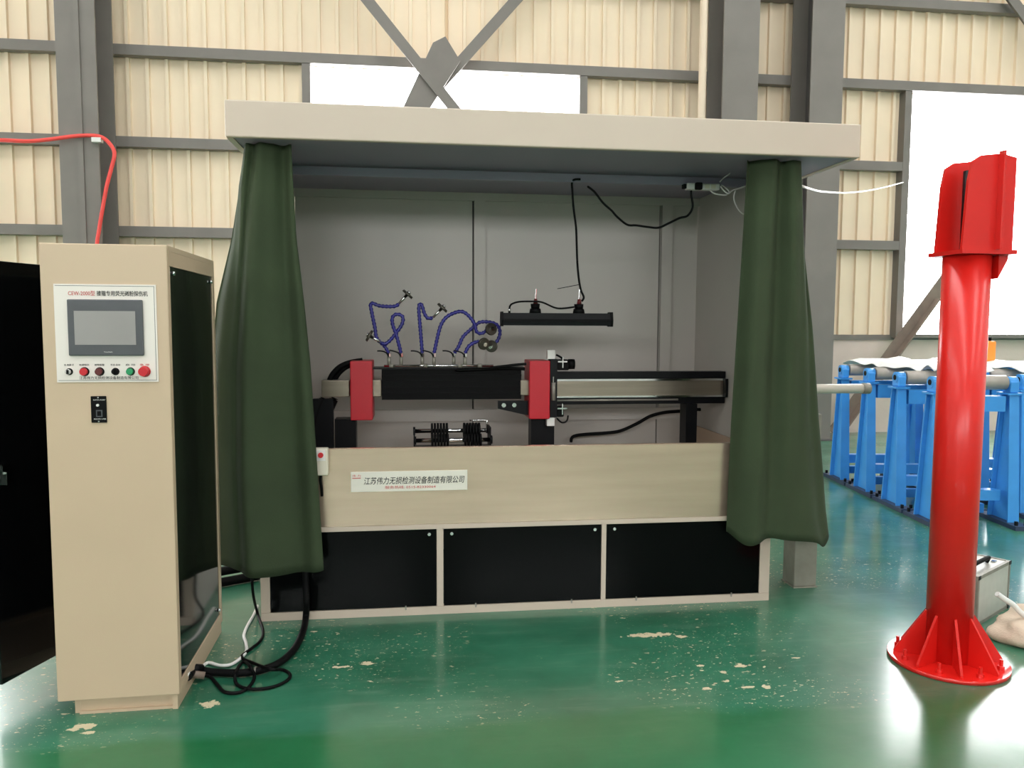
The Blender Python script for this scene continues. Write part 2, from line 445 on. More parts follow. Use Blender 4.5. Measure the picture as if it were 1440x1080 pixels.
# wind bracing over the clerestory
e = empty('cross_brace', 'grey steel cross bracing in front of the clerestory window', 'brace', (0.22, 9.86, 0))
def brace(parent, p0, p1, y, name='brace_arm'):
    b = bm_new(); bar(b, (p0[0], y, p0[1]), (p1[0], y, p1[1]), 0.012, 0.13); bar(b, (p0[0], y + 0.05, p0[1]), (p1[0], y + 0.05, p1[1]), 0.09, 0.012)
    build(name, b, 'steel', parent)
brace(e, (-3.6, 8.75), (3.50, 0.32), -0.06); brace(e, (3.5, 8.24), (-3.6, 0.19), 0.06)
bm = bm_new(); prism(bm, [(-0.38, 3.98), (-0.10, 3.95), (0.38, 4.70), (0.20, 4.98), (0.05, 4.90)], 'y', -0.02, 0.02)
build('gusset', bm, 'steel', e)
e = empty('cross_brace', 'grey diagonal brace crossing the top right corner above the tall window', 'brace', (5.5, 9.93, 0))
brace(e, (0.0, 8.55), (7.2, 0.9), 0.0)
bm = bm_new(); e = empty('leaning_angle_bar', 'brown steel angle bar leaning across the tall window edge', 'bar', (5.55, 9.7, 0))
b1 = bm_new(); bar(b1, (0.0, 0.0, 0.06), (1.95, 0.30, 2.42), 0.012, 0.20); build('plate', b1, 'brown_steel', e)
b1 = bm_new(); bar(b1, (0.06, -0.05, 0.04), (1.55, 0.19, 1.86), 0.10, 0.02); build('flange', b1, 'brown_steel', e)
CY('bolt', 'black_metal', e, (0.78, 0.02, 0.86), (0.78, 0.09, 0.86), 0.03, seg=6)

# red hose on the wall and column
hs = empty('red_air_hose', 'red air hose tied along the girt and down the grey column', 'hose', (-3.494, 9.400, 2.355))
def rel(pts, o): return [tuple(Vector(p) - Vector(o.location)) for p in pts]
T('hose', 'hose_red', hs, rel([(-4.932, 9.450, 3.484), (-4.496, 9.450, 3.491), (-4.203, 9.450, 3.489), (-3.981, 9.450, 3.516), (-3.757, 9.450, 3.555), (-3.562, 9.450, 3.573), (-3.435, 9.450, 3.558), (-3.347, 9.450, 3.483), (-3.305, 9.450, 3.382), (-3.340, 9.450, 3.232), (-3.400, 9.450, 3.018), (-3.454, 9.450, 2.757), (-3.500, 9.450, 2.519), (-3.530, 9.450, 2.320), (-3.564, 9.450, 1.760), (-3.588, 9.450, 1.276), (-3.612, 9.450, 0.789), (-3.619, 9.450, 0.380), (-3.571, 9.450, 0.207)], hs), 0.022, n=6)
B('clip', 'white', hs, tuple(v for pr in zip(tuple(Vector((-3.538, 9.460, 3.502)) - hs.location), tuple(Vector((-3.439, 9.460, 3.552)) - hs.location)) for v in ((pr[0], pr[1]) if abs(pr[0] - pr[1]) > 0.01 else (pr[0] - 0.03, pr[0] + 0.045))))

# ================================================================== INSPECTION BOOTH
BX0, BX1, BY0, BY1 = -0.76, 1.94, 3.96, 5.14
RX0, RX1, RY0, RZ0, RZ1 = -0.835, 2.235, 3.75, 2.338, 2.503
bo = empty('inspection_booth', 'grey-beige open-front inspection booth with a flat overhanging roof', 'booth', ((BX0 + BX1) / 2, (BY0 + BY1) / 2, 0))
def Bb(name, m, dims, parent=None, **k):
    p = parent or bo; ox, oy, oz = bo.location
    return B(name, m, p, (dims[0] - ox, dims[1] - ox, dims[2] - oy, dims[3] - oy, dims[4], dims[5]), **k)
Bb('roof_fascia', 'booth', (RX0, RX1, RY0, RY0 + 0.03, RZ0, RZ1), bev=0.006)
Bb('roof_fascia', 'booth', (RX0, RX0 + 0.03, RY0 + 0.031, BY1 + 0.06, RZ0, RZ1))
Bb('roof_fascia', 'booth', (RX1 - 0.03, RX1, RY0 + 0.031, BY1 + 0.06, RZ0, RZ1))
Bb('roof_fascia', 'booth', (RX0 + 0.031, RX1 - 0.031, BY1 + 0.03, BY1 + 0.06, RZ0, RZ1))
Bb('roof_sheet', 'booth', (RX0 + 0.03, RX1 - 0.03, RY0 + 0.03, BY1 + 0.03, RZ1 - 0.03, RZ1 - 0.012))
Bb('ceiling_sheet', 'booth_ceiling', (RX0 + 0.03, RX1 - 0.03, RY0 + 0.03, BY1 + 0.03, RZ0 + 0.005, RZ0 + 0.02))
Bb('side_wall', 'booth_in', (BX0, BX0 + 0.03, BY0 + 0.041, BY1, 0.0, RZ0)); Bb('side_wall', 'booth_in', (BX1 - 0.03, BX1, BY0 + 0.041, BY1, 0.0, RZ0))
seams = [BX0 + 0.03, 0.395, 1.645, BX1 - 0.03]
for i in range(3):
    Bb('back_panel', 'booth_in', (seams[i] + 0.004, seams[i + 1] - 0.004, BY1 - 0.02, BY1, 0.0, RZ0))
for x in (0.395, 1.645):
    Bb('seam_backing', 'black_metal', (x - 0.03, x + 0.03, BY1 + 0.001, BY1 + 0.008, 0.0, RZ0))
    Bb('seam_strip', 'booth_in', (x + 0.006, x + 0.078, BY1 - 0.052, BY1 - 0.021, 0.94, RZ0 - 0.05))
Bb('back_rail', 'booth_in', (BX0 + 0.031, BX1 - 0.031, BY1 - 0.05, BY1 - 0.021, 0.86, 0.938))
Bb('back_rail', 'booth_in', (BX0 + 0.031, BX1 - 0.031, BY1 - 0.04, BY1 - 0.021, RZ0 - 0.05, RZ0))
Bb('ceiling_tube', 'booth_ceiling', (BX0 + 0.031, BX1 - 0.031, 4.36, 4.40, RZ0 - 0.05, RZ0 - 0.002), bev=0.004)
# front uprights at the corners
Bb('corner_post', 'booth', (BX0, BX0 + 0.04, BY0, BY0 + 0.04, 0.871, RZ0)); Bb('corner_post', 'booth', (BX1 - 0.04, BX1, BY0, BY0 + 0.04, 0.871, RZ0))

# ================================================================== TANK BENCH
be = empty('tank_bench', 'low bench with a stainless tank front over three black panels', 'bench', ((BX0 + BX1) / 2, BY0, 0))
def Be(name, m, dims, parent=None, **k):
    ox, oy, oz = be.location
    return B(name, m, parent or be, (dims[0] - ox, dims[1] - ox, dims[2] - oy, dims[3] - oy, dims[4], dims[5]), **k)
posts = [(BX0, BX0 + 0.045), (0.120, 0.154), (0.987, 1.012), (1.868, 1.925)]
for a, b in posts: Be('post', 'booth', (a, b, BY0, BY0 + 0.04, 0.042, 0.448))
Be('bottom_rail', 'booth', (BX0, 1.925, BY0 - 0.002, BY0 + 0.04, 0.0, 0.041)); Be('top_rail', 'booth', (BX0, 1.925, BY0 - 0.004, BY0 + 0.04, 0.449, 0.473))
for i in range(3):
    x0, x1 = posts[i][1] + 0.003, posts[i + 1][0] - 0.003
    p = Be('black_panel', 'black_panel', (x0, x1, BY0 + 0.002, BY0 + 0.012, 0.044, 0.447))
    for sx in (x0 + 0.04, x1 - 0.035):
        bm = bm_new(); ox, oy, oz = be.location
        cyl(bm, (sx - ox, 0.003, 0.422), (sx - ox, -0.006, 0.422), 0.0085, seg=12); build('screw', bm, 'chrome', p)
    for sx in (x0 + 0.16, x1 - 0.16):
        Be('clip', 'galv', (sx, sx + 0.008, BY0 - 0.006, BY0 - 0.003, 0.03, 0.052), p)
tank = Be('tank_front', 'stainless', (BX0 + 0.01, 1.92, BY0, BY0 + 0.012, 0.474, 0.868))
Be('tank_lip', 'stainless', (BX0 + 0.01, 1.92, BY0 + 0.013, BY0 + 0.045, 0.860, 0.869), tank)
Be('tank_side', 'stainless', (BX0 + 0.042, BX0 + 0.052, BY0 + 0.046, BY1 - 0.06, 0.474, 0.82)); Be('tank_side', 'stainless', (1.895, 1.905, BY0 + 0.046, BY1 - 0.06, 0.474, 0.82))
Be('tank_floor', 'stainless', (BX0 + 0.053, 1.894, BY0 + 0.046, BY1 - 0.06, 0.58, 0.595))
pl = Be('name_plate', 'plate', (-0.309, 0.277, BY0 - 0.005, BY0 - 0.0005, 0.650, 0.752))
ox, oy, oz = be.location
lettering('江苏伟力无损检测设备制造有限公司', 0.040, 'ink', pl, (-0.245 - ox, -0.005, 0.690), width=0.508, slant=0.2, bold=0.0003)
lettering('服务热线: 0515-82330064', 0.017, 'ink_red', pl, (-0.140 - ox, -0.005, 0.664), width=0.255)
lettering('伟 力', 0.013, 'ink_red', pl, (-0.302 - ox, -0.005, 0.728), width=0.042, name='logo')
B('logo_bar', 'ink_red', pl, (-0.302 - ox, -0.260 - ox, -0.0062, -0.005, 0.719, 0.7225))

# small push-button box at the tank's left corner
cb = empty('button_box', 'small ivory push-button box on the left corner of the tank', 'control box', (-0.452, 3.935, 0.745))
B('housing', 'ivory', cb, (-0.036, 0.036, -0.024, 0.022, 0.0, 0.136), bev=0.006)
fp = B('face_plate', 'white', cb, (-0.028, 0.024, -0.027, -0.0245, 0.075, 0.128))
CY('button', 'btn_red', cb, (0.002, -0.027, 0.104), (0.002, -0.037, 0.104), 0.013)
T('cord', 'black', cb, [(0.0, 0.03, 0.01), (-0.005, 0.0, -0.02), (0.0, 0.005, -0.07), (0.0, 0.02, -0.11)], 0.007)

# ================================================================== CLAMPING MACHINE INSIDE
MY = 4.55
mc = empty('clamping_machine', 'horizontal clamping machine with steel beam and red end guards inside the booth', 'machine', (0.74, MY, 0.6))
def Q(name, m, dims, parent=None, **k):
    ox, oy, oz = mc.location
    return B(name, m, parent or mc, (dims[0] - ox, dims[1] - ox, dims[2] - oy, dims[3] - oy, dims[4] - oz, dims[5] - oz), **k)
def Qc(name, m, p0, p1, r, r1=None, seg=20, parent=None):
    return CY(name, m, parent or mc, tuple(Vector(p0) - mc.location), tuple(Vector(p1) - mc.location), r, r1, seg)
def Qt(name, m, pts, r, parent=None, **k):
    return T(name, m, parent or mc, [tuple(Vector(p) - mc.location) for p in pts], r, **k)
Q('steel_beam', 'rail_steel', (-0.515, -0.358, 4.55, 4.66, 1.076, 1.172), bev=0.004)
Q('steel_beam', 'rail_steel', (-0.238, -0.178, 4.55, 4.66, 1.076, 1.172), bev=0.004)
Q('steel_beam', 'rail_steel', (0.632, 0.70, 4.55, 4.66, 1.078, 1.168), bev=0.004)
gl = Q('guard', 'red_head', (-0.350, -0.225, 4.50, 4.72, 0.946, 1.284), bev=0.006)
gr = Q('guard', 'red_head', (0.678, 0.800, 4.50, 4.72, 0.942, 1.284), bev=0.006)
# concertina cover between the guards
bl = Q('bellows', 'black', (-0.176, 0.640, 4.575, 4.70, 1.055, 1.232))
ox, oy, oz = mc.location
for zz in (1.085, 1.12, 1.155, 1.19):
    Q('pleat', 'black', (-0.176, 0.640, 4.568, 4.5745, zz, zz + 0.012), bl)
Q('cover_ledge', 'black_metal', (-0.225, 0.66, 4.56, 4.70, 1.2335, 1.243))
# guide rail to the right
rail = Q('rail', 'rail_steel', (0.845, 1.89, 4.575, 4.65, 1.062, 1.172))
Q('rail_edge', 'chrome', (0.845, 1.89, 4.565, 4.5745, 1.160, 1.172), rail); Q('rail_edge', 'chrome', (0.845, 1.89, 4.565, 4.5745, 1.060, 1.070), rail)
Q('guide_bar', 'black_metal', (0.845, 1.905, 4.58, 4.66, 1.1725, 1.214), bev=0.004)
Q('guide_bar', 'black_metal', (0.845, 1.905, 4.58, 4.66, 1.018, 1.058), bev=0.004)
Qc('guide_rod', 'galv', (0.85, 4.565, 1.045), (1.60, 4.565, 1.045), 0.006)
Q('end_plate', 'black_metal', (1.891, 1.905, 4.54, 4.70, 1.059, 1.172))
br = Qc('piston', 'duct', (2.12, 4.60, 1.102), (2.86, 4.60, 1.102), 0.030, parent=None)
br2 = Q('clevis', 'chrome', (1.955, 1.998, 4.56, 4.566, 1.068, 1.160)); Q('clevis_tab', 'black_metal', (1.962, 1.990, 4.556, 4.5595, 1.085, 1.145), br2)
Qc('cylinder_body', 'black_metal', (1.906, 4.60, 1.102), (2.118, 4.60, 1.102), 0.046)
Qc('end_cap', 'galv', (2.815, 4.60, 1.102), (2.862, 4.60, 1.102), 0.034)
# legs
for (x0, x1) in ((-0.445, -0.325), (0.70, 0.84), (1.655, 1.725)):
    Q('leg', 'black_metal', (x0, x1, 4.57, 4.68, 0.596, 0.945 if x0 < 1.6 else 1.017))
Q('leg_plate', 'black_metal', (-0.565, -0.452, 4.56, 4.60, 0.78, 1.065))
# bracket with two bolts left of the right guard
bm = bm_new(); prism(bm, [(0.50 - ox, 1.045 - oz), (0.70 - ox, 1.045 - oz), (0.70 - ox, 0.955 - oz), (0.65 - ox, 0.965 - oz), (0.50 - ox, 1.00 - oz)], 'y', 0.0, 0.03)
bk = build('bolt_bracket', bm, 'black_metal', mc)
for x in (0.532, 0.594):
    Qc('bolt', 'chrome', (x, 4.552, 1.022), (x, 4.538, 1.022), 0.013, seg=12, parent=bk)
# vertical actuator right of the right guard
ac = Q('actuator', 'black_metal', (0.806, 0.848, 4.53, 4.60, 0.948, 1.293))
Q('cap_block', 'white', (0.785, 0.832, 4.515, 4.56, 1.294, 1.347), ac, bev=0.003); Q('cap_block', 'white', (0.786, 0.832, 4.515, 4.56, 0.898, 0.947), ac, bev=0.003)
Qc('cylinder', 'galv', (0.824, 4.520, 1.05), (0.824, 4.520, 1.155), 0.0125, parent=ac)
Qc('tie_rod', 'chrome', (0.824, 4.523, 1.155), (0.824, 4.523, 1.19), 0.005, seg=8, parent=ac)
for z in (1.262, 0.985):
    v = Q('valve', 'black', (0.8485, 0.918 if z > 1.1 else 0.89, 4.53, 4.59, z - 0.035, z + 0.028), bev=0.006)
    Q('fitting', 'chrome', (0.850, 0.905, 4.522, 4.5295, z + 0.012, z + 0.02), v); Q('fitting', 'chrome', (0.876, 0.882, 4.521, 4.5295, z - 0.02, z + 0.045), v)
Qt('air_line', 'black', [(0.841, 4.540, 1.318), (0.867, 4.540, 1.305), (0.888, 4.540, 1.284), (0.906, 4.540, 1.263)], 0.006)
Qt('air_line', 'black', [(0.849, 4.540, 0.942), (0.879, 4.540, 0.916), (0.909, 4.540, 0.925), (0.917, 4.540, 0.958)], 0.005)
Qc('motor', 'black', (0.9185, 4.56, 1.262), (0.955, 4.56, 1.262), 0.030)
# black hoses at the left end
Qt('hose', 'black', [(-0.476, 4.600, 1.164), (-0.455, 4.600, 1.205), (-0.414, 4.600, 1.246), (-0.358, 4.600, 1.270), (-0.285, 4.600, 1.283)], 0.016)
Qt('hose', 'black', [(-0.451, 4.630, 1.162), (-0.418, 4.630, 1.211), (-0.368, 4.630, 1.248), (-0.295, 4.630, 1.265)], 0.013)
Qt('hose', 'black', [(-0.507, 4.580, 1.067), (-0.540, 4.580, 0.985), (-0.558, 4.580, 0.882), (-0.556, 4.580, 0.737)], 0.022)
Qt('hose', 'black', [(-0.449, 4.600, 1.065), (-0.491, 4.600, 0.962), (-0.512, 4.600, 0.850), (-0.502, 4.600, 0.712)], 0.026)
Qt('hose', 'black', [(0.452, 4.520, 1.244), (0.527, 4.520, 1.252), (0.594, 4.520, 1.260), (0.661, 4.520, 1.265)], 0.008)
Qt('hose', 'black', [(0.248, 4.560, 1.226), (0.414, 4.560, 1.234), (0.561, 4.560, 1.238), (0.658, 4.560, 1.233)], 0.009)

# roller support in the tank
rs = empty('roller_support', 'small twin-roller support with black rings standing in the tank', 'roller support', (0.22, 4.42, 0.595))
def Rr(name, m, dims, parent=None, **k):
    ox_, oy_, oz_ = rs.location
    return B(name, m, parent or rs, (dims[0] - ox_, dims[1] - ox_, dims[2] - oy_, dims[3] - oy_, dims[4] - oz_, dims[5] - oz_), **k)
Rr('frame', 'black_metal', (0.005, 0.44, 4.36, 4.50, 0.595, 0.80), bev=0.004)
for yy, zz, x0, x1 in ((4.37, 0.845, 0.02, 0.435), (4.47, 0.885, 0.015, 0.43)):
    ro = CY('roller', 'chrome', rs, tuple(Vector((x0, yy, zz)) - rs.location), tuple(Vector((x1, yy, zz)) - rs.location), 0.012)
    for k in range(6):
        for c in (0.11, 0.295):
            xx = c + k * 0.017
            CY('ring', 'black', rs, tuple(Vector((xx - 0.006, yy, zz)) - rs.location), tuple(Vector((xx + 0.006, yy, zz)) - rs.location), 0.045 if yy > 4.4 else 0.036, seg=16)
    for xx in (x0 - 0.012, x1):
        CY('bearing', 'black_metal', rs, tuple(Vector((xx, yy, zz)) - rs.location), tuple(Vector((xx + 0.012, yy, zz)) - rs.location), 0.024, seg=14)
Rr('side_bracket', 'black_metal', (0.005, 0.013, 4.36, 4.50, 0.80, 0.90)); Rr('side_bracket', 'black_metal', (0.432, 0.440, 4.36, 4.50, 0.80, 0.915))
T('wire_handle', 'chrome', rs, [tuple(Vector(p) - rs.location) for p in ((0.325, 4.46, 0.944), (0.42, 4.46, 0.944), (0.424, 4.46, 0.93), (0.424, 4.46, 0.87))], 0.005, n=3)

# cable lying behind the rail
T('cable', 'black', None, [(1.031, 5.000, 0.725), (1.045, 5.000, 0.762), (1.121, 5.000, 0.776), (1.255, 5.000, 0.783), (1.361, 5.000, 0.796), (1.471, 5.000, 0.842), (1.567, 5.000, 0.893), (1.664, 5.000, 0.916), (1.777, 5.000, 0.924), (1.910, 5.000, 0.933), (2.035, 5.000, 0.898), (2.186, 5.000, 0.834)], 0.011, label='black cable sagging along the back of the booth behind the rail', cat='cable')

# ------------------------------------------------------------------ coolant manifold and hoses
mf = empty('coolant_manifold', 'thin chrome manifold pipe on top of the black bellows', 'pipe', (0.15, 4.54, 1.243))
CY('pipe', 'chrome', mf, (-0.31, 0, 0.012), (0.32, 0, 0.012), 0.0075, seg=12)
for x in (-0.27, -0.075, 0.125, 0.24):
    CY('coupling', 'galv', mf, (x - 0.012, 0, 0.012), (x + 0.012, 0, 0.012), 0.0125, seg=10)
HOSES = [
  # valve px x, hose path, nozzle end, lever side, label
  (547, 'n', [(-0.132, 4.540, 1.322), (-0.156, 4.540, 1.367), (-0.200, 4.540, 1.412), (-0.211, 4.540, 1.476), (-0.227, 4.540, 1.557), (-0.234, 4.540, 1.605), (-0.222, 4.540, 1.612), (-0.186, 4.540, 1.598), (-0.138, 4.540, 1.594), (-0.094, 4.540, 1.596), (-0.074, 4.540, 1.611)], [(-0.074, 4.540, 1.611), (-0.029, 4.540, 1.660)], 'blue segmented hose bent into a tall hook, disc nozzle highest of all'),
  (564, 'n', [(-0.063, 4.520, 1.323), (-0.075, 4.520, 1.376), (-0.091, 4.520, 1.437), (-0.110, 4.520, 1.493), (-0.110, 4.520, 1.533), (-0.086, 4.520, 1.550), (-0.054, 4.520, 1.538), (-0.054, 4.520, 1.501), (-0.083, 4.520, 1.453), (-0.123, 4.520, 1.404), (-0.155, 4.520, 1.380), (-0.179, 4.520, 1.392)], [(-0.179, 4.520, 1.392), (-0.235, 4.520, 1.424)], 'blue segmented hose with a small loop, nozzle pointing left'),
  (594, 'n', [(0.058, 4.540, 1.322), (0.051, 4.540, 1.416), (0.043, 4.540, 1.518), (0.039, 4.540, 1.591), (0.047, 4.540, 1.612), (0.059, 4.540, 1.596), (0.071, 4.540, 1.555), (0.092, 4.540, 1.527), (0.120, 4.540, 1.533)], [(0.120, 4.540, 1.533), (0.169, 4.540, 1.584)], 'blue segmented hose standing straight up in the middle, nozzle pointing up right'),
  (610, 'n', [(0.123, 4.500, 1.324), (0.139, 4.500, 1.397), (0.159, 4.500, 1.478), (0.184, 4.500, 1.523), (0.220, 4.500, 1.551), (0.277, 4.500, 1.568), (0.318, 4.500, 1.548), (0.355, 4.500, 1.499), (0.367, 4.500, 1.454), (0.396, 4.500, 1.442), (0.425, 4.500, 1.459)], [(0.425, 4.500, 1.459), (0.466, 4.500, 1.483)], 'blue segmented hose in a wide high arch ending right at a disc nozzle'),
  (638, 'n', [(0.240, 4.560, 1.321), (0.269, 4.560, 1.367), (0.293, 4.560, 1.421), (0.331, 4.560, 1.458), (0.368, 4.560, 1.491), (0.397, 4.560, 1.508), (0.447, 4.560, 1.508), (0.493, 4.560, 1.492), (0.510, 4.560, 1.454), (0.502, 4.560, 1.413), (0.477, 4.560, 1.375)], [(0.477, 4.560, 1.375), (0.447, 4.560, 1.363)], 'blue segmented hose curving right behind the disc nozzles'),
  (654, 'n', [(0.300, 4.480, 1.324), (0.309, 4.480, 1.349), (0.325, 4.480, 1.373), (0.353, 4.480, 1.390), (0.382, 4.480, 1.398)], [(0.382, 4.480, 1.398), (0.423, 4.480, 1.369)], 'short blue segmented hose arching low to the right'),
]
for i, (vx, _, path, noz, lab) in enumerate(HOSES):
    base = Vector((path[0][0], path[0][1], 1.262))
    h = empty('coolant_hose', lab, 'hose', tuple(base), group='blue coolant hoses on the manifold')
    pts = resample([tuple(Vector(p) - base) for p in path], 0.0105)
    rad = [0.0125 if k % 2 else 0.0078 for k in range(len(pts))]
    b = bm_new(); tube(b, pts, 0.01, 8, smooth=False, radii=rad); build('segments', b, 'hose_blue', h)
    v = CY('valve', 'galv', h, (0, 0, 0.0), (0, 0, 0.045), 0.0105, seg=12)
    CY('valve_nut', 'chrome', h, (0, 0, 0.046), (0, 0, (Vector(path[0]) - base).z + 0.004), 0.012, seg=6)
    b = bm_new(); tube(b, [(0, -0.011, 0.045), (-0.015, -0.014, 0.068), (-0.04, -0.014, 0.078), (-0.066, -0.014, 0.084 if i % 2 else 0.079)], 0.0045, 6, 4); build('lever', b, 'black_metal', h)
    p0, p1 = Vector(noz[0]) - base, Vector(noz[1]) - base
    if i == 3: p1 = p0 + Vector((0.02, -0.045, 0.008))
    if i == 4: p1 = p0 + Vector((-0.02, -0.045, -0.006))
    if i == 5: p1 = p0 + Vector((0.02, -0.04, -0.012))
    n_ = CY('nozzle', 'chrome', h, tuple(p0), tuple(p1), 0.007, 0.009, seg=12)
    d = (p1 - p0).normalized()
    CY('nozzle_disc', 'nozzle_disc', h, tuple(p1), tuple(p1 + d * 0.014), 0.036, 0.034, seg=20)
    CY('nozzle_cap', 'chrome', n_, tuple(p1 + d * 0.0141), tuple(p1 + d * 0.024), 0.012, seg=12)

# ------------------------------------------------------------------ hanging UV lamp
lp = empty('ultraviolet_lamp', 'black tubular inspection lamp hanging on a cord inside the booth', 'lamp', (0.815, 4.38, 1.49))
bm = bm_new(); prism(bm, [(-0.04, 0.0), (0.04, 0.0), (0.046, 0.03), (0.034, 0.07), (-0.034, 0.07), (-0.046, 0.03)], 'x', -0.31, 0.302)
lb = build('housing', bm, 'black_metal', lp)
B('cooling_rib', 'black', lb, (-0.305, 0.297, -0.05, -0.0455, 0.022, 0.036))
for x0, x1 in ((-0.32, -0.3105), (0.3025, 0.315)):
    bm = bm_new(); prism(bm, [(-0.044, -0.005), (0.044, -0.005), (0.051, 0.03), (0.038, 0.077), (-0.038, 0.077), (-0.051, 0.03)], 'x', x0, x1); build('end_cap', bm, 'black', lp)
for x in (-0.125, 0.125):
    m1 = CY('mount', 'black', lp, (x, 0, 0.0705), (x, 0, 0.095), 0.034, 0.03); CY('collar', 'black', m1, (x, 0, 0.0955), (x, 0, 0.122), 0.024, 0.027)
    CY('knob', 'btn_dark', lp, (x, -0.01, 0.1225), (x, -0.01, 0.150), 0.014, 0.009, seg=12)
    CY('hook', 'chrome', lp, (x, 0, 0.1505), (x + 0.004, 0, 0.205), 0.0055, seg=8)
CY('cable_gland', 'chrome', lp, (-0.272, 0, 0.0705), (-0.272, 0, 0.098), 0.0065, seg=10)
T('jumper_lead', 'black', lp, [(-0.272, 0, 0.098), (-0.262, -0.01, 0.118), (-0.225, -0.035, 0.131), (-0.16, -0.045, 0.134), (-0.095, -0.045, 0.13), (-0.02, -0.04, 0.10), (0.03, -0.04, 0.097), (0.09, -0.04, 0.105)], 0.0052)
T('hanging_cord', 'black', lp, [tuple(Vector(p) - lp.location) for p in [(0.954, 4.370, 1.627), (0.966, 4.370, 1.651), (0.949, 4.370, 1.691), (0.936, 4.370, 1.755), (0.927, 4.370, 1.842), (0.922, 4.370, 1.941), (0.917, 4.370, 2.040), (0.903, 4.370, 2.138), (0.894, 4.370, 2.236), (0.892, 4.370, 2.291)]] + [tuple(Vector((0.905, 4.352, 2.302)) - lp.location), tuple(Vector((0.935, 4.352, 2.304)) - lp.location)], 0.0062)
T('tie_wire', 'black', lp, [tuple(Vector(p) - lp.location) for p in [(0.945, 4.370, 1.723), (0.880, 4.370, 1.710), (0.814, 4.370, 1.697)]], 0.002, seg=5)

# ------------------------------------------------------------------ power strip and loose leads under the booth roof
ps = empty('power_strip', 'white power strip clipped to the booth ceiling tube at the right', 'power strip', (1.635, 4.33, 2.258))
B('body', 'white', ps, (-0.098, 0.095, -0.022, 0.022, 0.0, 0.036), bev=0.006)
B('plug', 'black', ps, (-0.056, -0.016, -0.05, -0.0225, -0.004, 0.036), bev=0.006)
for x in (0.02, 0.055): B('socket', 'ivory', ps, (x - 0.014, x + 0.014, -0.024, -0.0222, 0.006, 0.03))
B('end_cap', 'black', ps, (-0.116, -0.0985, -0.016, 0.016, 0.006, 0.03))
T('lead', 'white', ps, [tuple(Vector(p) - ps.location) for p in [(1.729, 4.300, 2.278), (1.750, 4.300, 2.254), (1.776, 4.300, 2.239), (1.801, 4.300, 2.256), (1.851, 4.300, 2.273), (1.909, 4.300, 2.290), (1.960, 4.300, 2.300)]], 0.0045)
T('lead', 'white', ps, [tuple(Vector(p) - ps.location) for p in [(1.741, 4.320, 2.289), (1.766, 4.320, 2.274), (1.788, 4.320, 2.251), (1.772, 4.320, 2.234), (1.738, 4.320, 2.234), (1.700, 4.320, 2.241), (1.679, 4.320, 2.256)]], 0.004)
T('black_lead', 'black', None, [(0.970, 4.330, 2.263), (1.011, 4.330, 2.233), (1.060, 4.330, 2.175), (1.110, 4.330, 2.133), (1.143, 4.330, 2.099), (1.201, 4.330, 2.057), (1.254, 4.330, 2.054), (1.316, 4.330, 2.047), (1.383, 4.330, 2.044), (1.440, 4.330, 2.069), (1.502, 4.330, 2.099), (1.552, 4.330, 2.115), (1.580, 4.330, 2.164), (1.570, 4.330, 2.231), (1.569, 4.330, 2.255)], 0.0062, label='black lead sagging from the ceiling tube across to the power strip', cat='cable')
T('white_lead', 'white', None, [(1.775, 4.200, 2.239), (1.768, 4.200, 2.192), (1.794, 4.200, 2.138), (1.828, 4.200, 2.112), (1.869, 4.200, 2.124), (1.901, 4.200, 2.164), (1.928, 4.200, 2.227), (1.938, 4.200, 2.313), (1.940, 4.200, 2.367)], 0.0035, label='thin white lead hanging in a U loop beside the power strip', cat='cable')
T('grey_lead', 'white', None, [(1.704, 4.250, 2.292), (1.728, 4.250, 2.316), (1.760, 4.250, 2.340), (1.788, 4.250, 2.380), (1.816, 4.250, 2.420)], 0.0035, label='thin pale lead rising from the power strip to the booth ceiling', cat='cable')
T('wall_lead', 'white', None, [(2.011, 3.980, 2.245), (2.138, 4.100, 2.247), (2.464, 4.600, 2.322), (2.859, 5.200, 2.422), (3.642, 6.300, 2.615), (4.625, 7.600, 2.873), (5.579, 8.800, 3.137), (6.403, 9.800, 3.374), (6.635, 10.060, 3.440)], 0.0075, label='white lead strung from booth to tall window frame', cat='cable')

# ================================================================== CURTAINS
def curtain(name, rows, ybase, fold, label, hem=None):
    """rows: list of (z, [(x, y), ...]) section polylines from top to bottom, same count"""
    nu, nv = 72, 44
    b = bm_new(); grid = []
    def sec(poly, u):
        P = smooth_pts([(x, y, 0) for x, y in poly], 10); t = u * (len(P) - 1); i = min(int(t), len(P) - 2); f = t - i
        return P[i].lerp(P[i + 1], f)
    for j in range(nv + 1):
        t = j / nv
        zt = rows[0][0] + (rows[-1][0] - rows[0][0]) * t
        k = 0
        while k < len(rows) - 2 and zt < rows[k + 1][0]: k += 1
        f = (rows[k][0] - zt) / (rows[k][0] - rows[k + 1][0]); f = max(0, min(1, f))
        line = []
        for i in range(nu + 1):
            u = i / nu
            p = sec(rows[k][1], u).lerp(sec(rows[k + 1][1], u), f)
            am = fold * (0.55 + 0.45 * math.sin(2.1 * t + 0.7))
            y = p.y + am * math.sin(u * 17.0 + 1.3 * math.sin(2.3 * t)) + 0.4 * am * math.sin(u * 31 + 2 * t) + 0.25 * am * math.sin(u * 9 - 5 * t)
            z = zt + (hem(u) if hem else 0.018 * math.sin(u * 5.2 + 0.6)) * max(0.0, (t - 0.8) / 0.2)
            line.append(b.verts.new((p.x, y, z)))
        grid.append(line)
    for j in range(nv):
        for i in range(nu):
            fc = b.faces.new((grid[j][i], grid[j][i + 1], grid[j + 1][i + 1], grid[j + 1][i])); fc.smooth = True
    o = build(name, b, 'canvas', None, label=label, cat='curtain')
    s = o.modifiers.new('thickness', 'SOLIDIFY'); s.thickness = 0.004
    return o
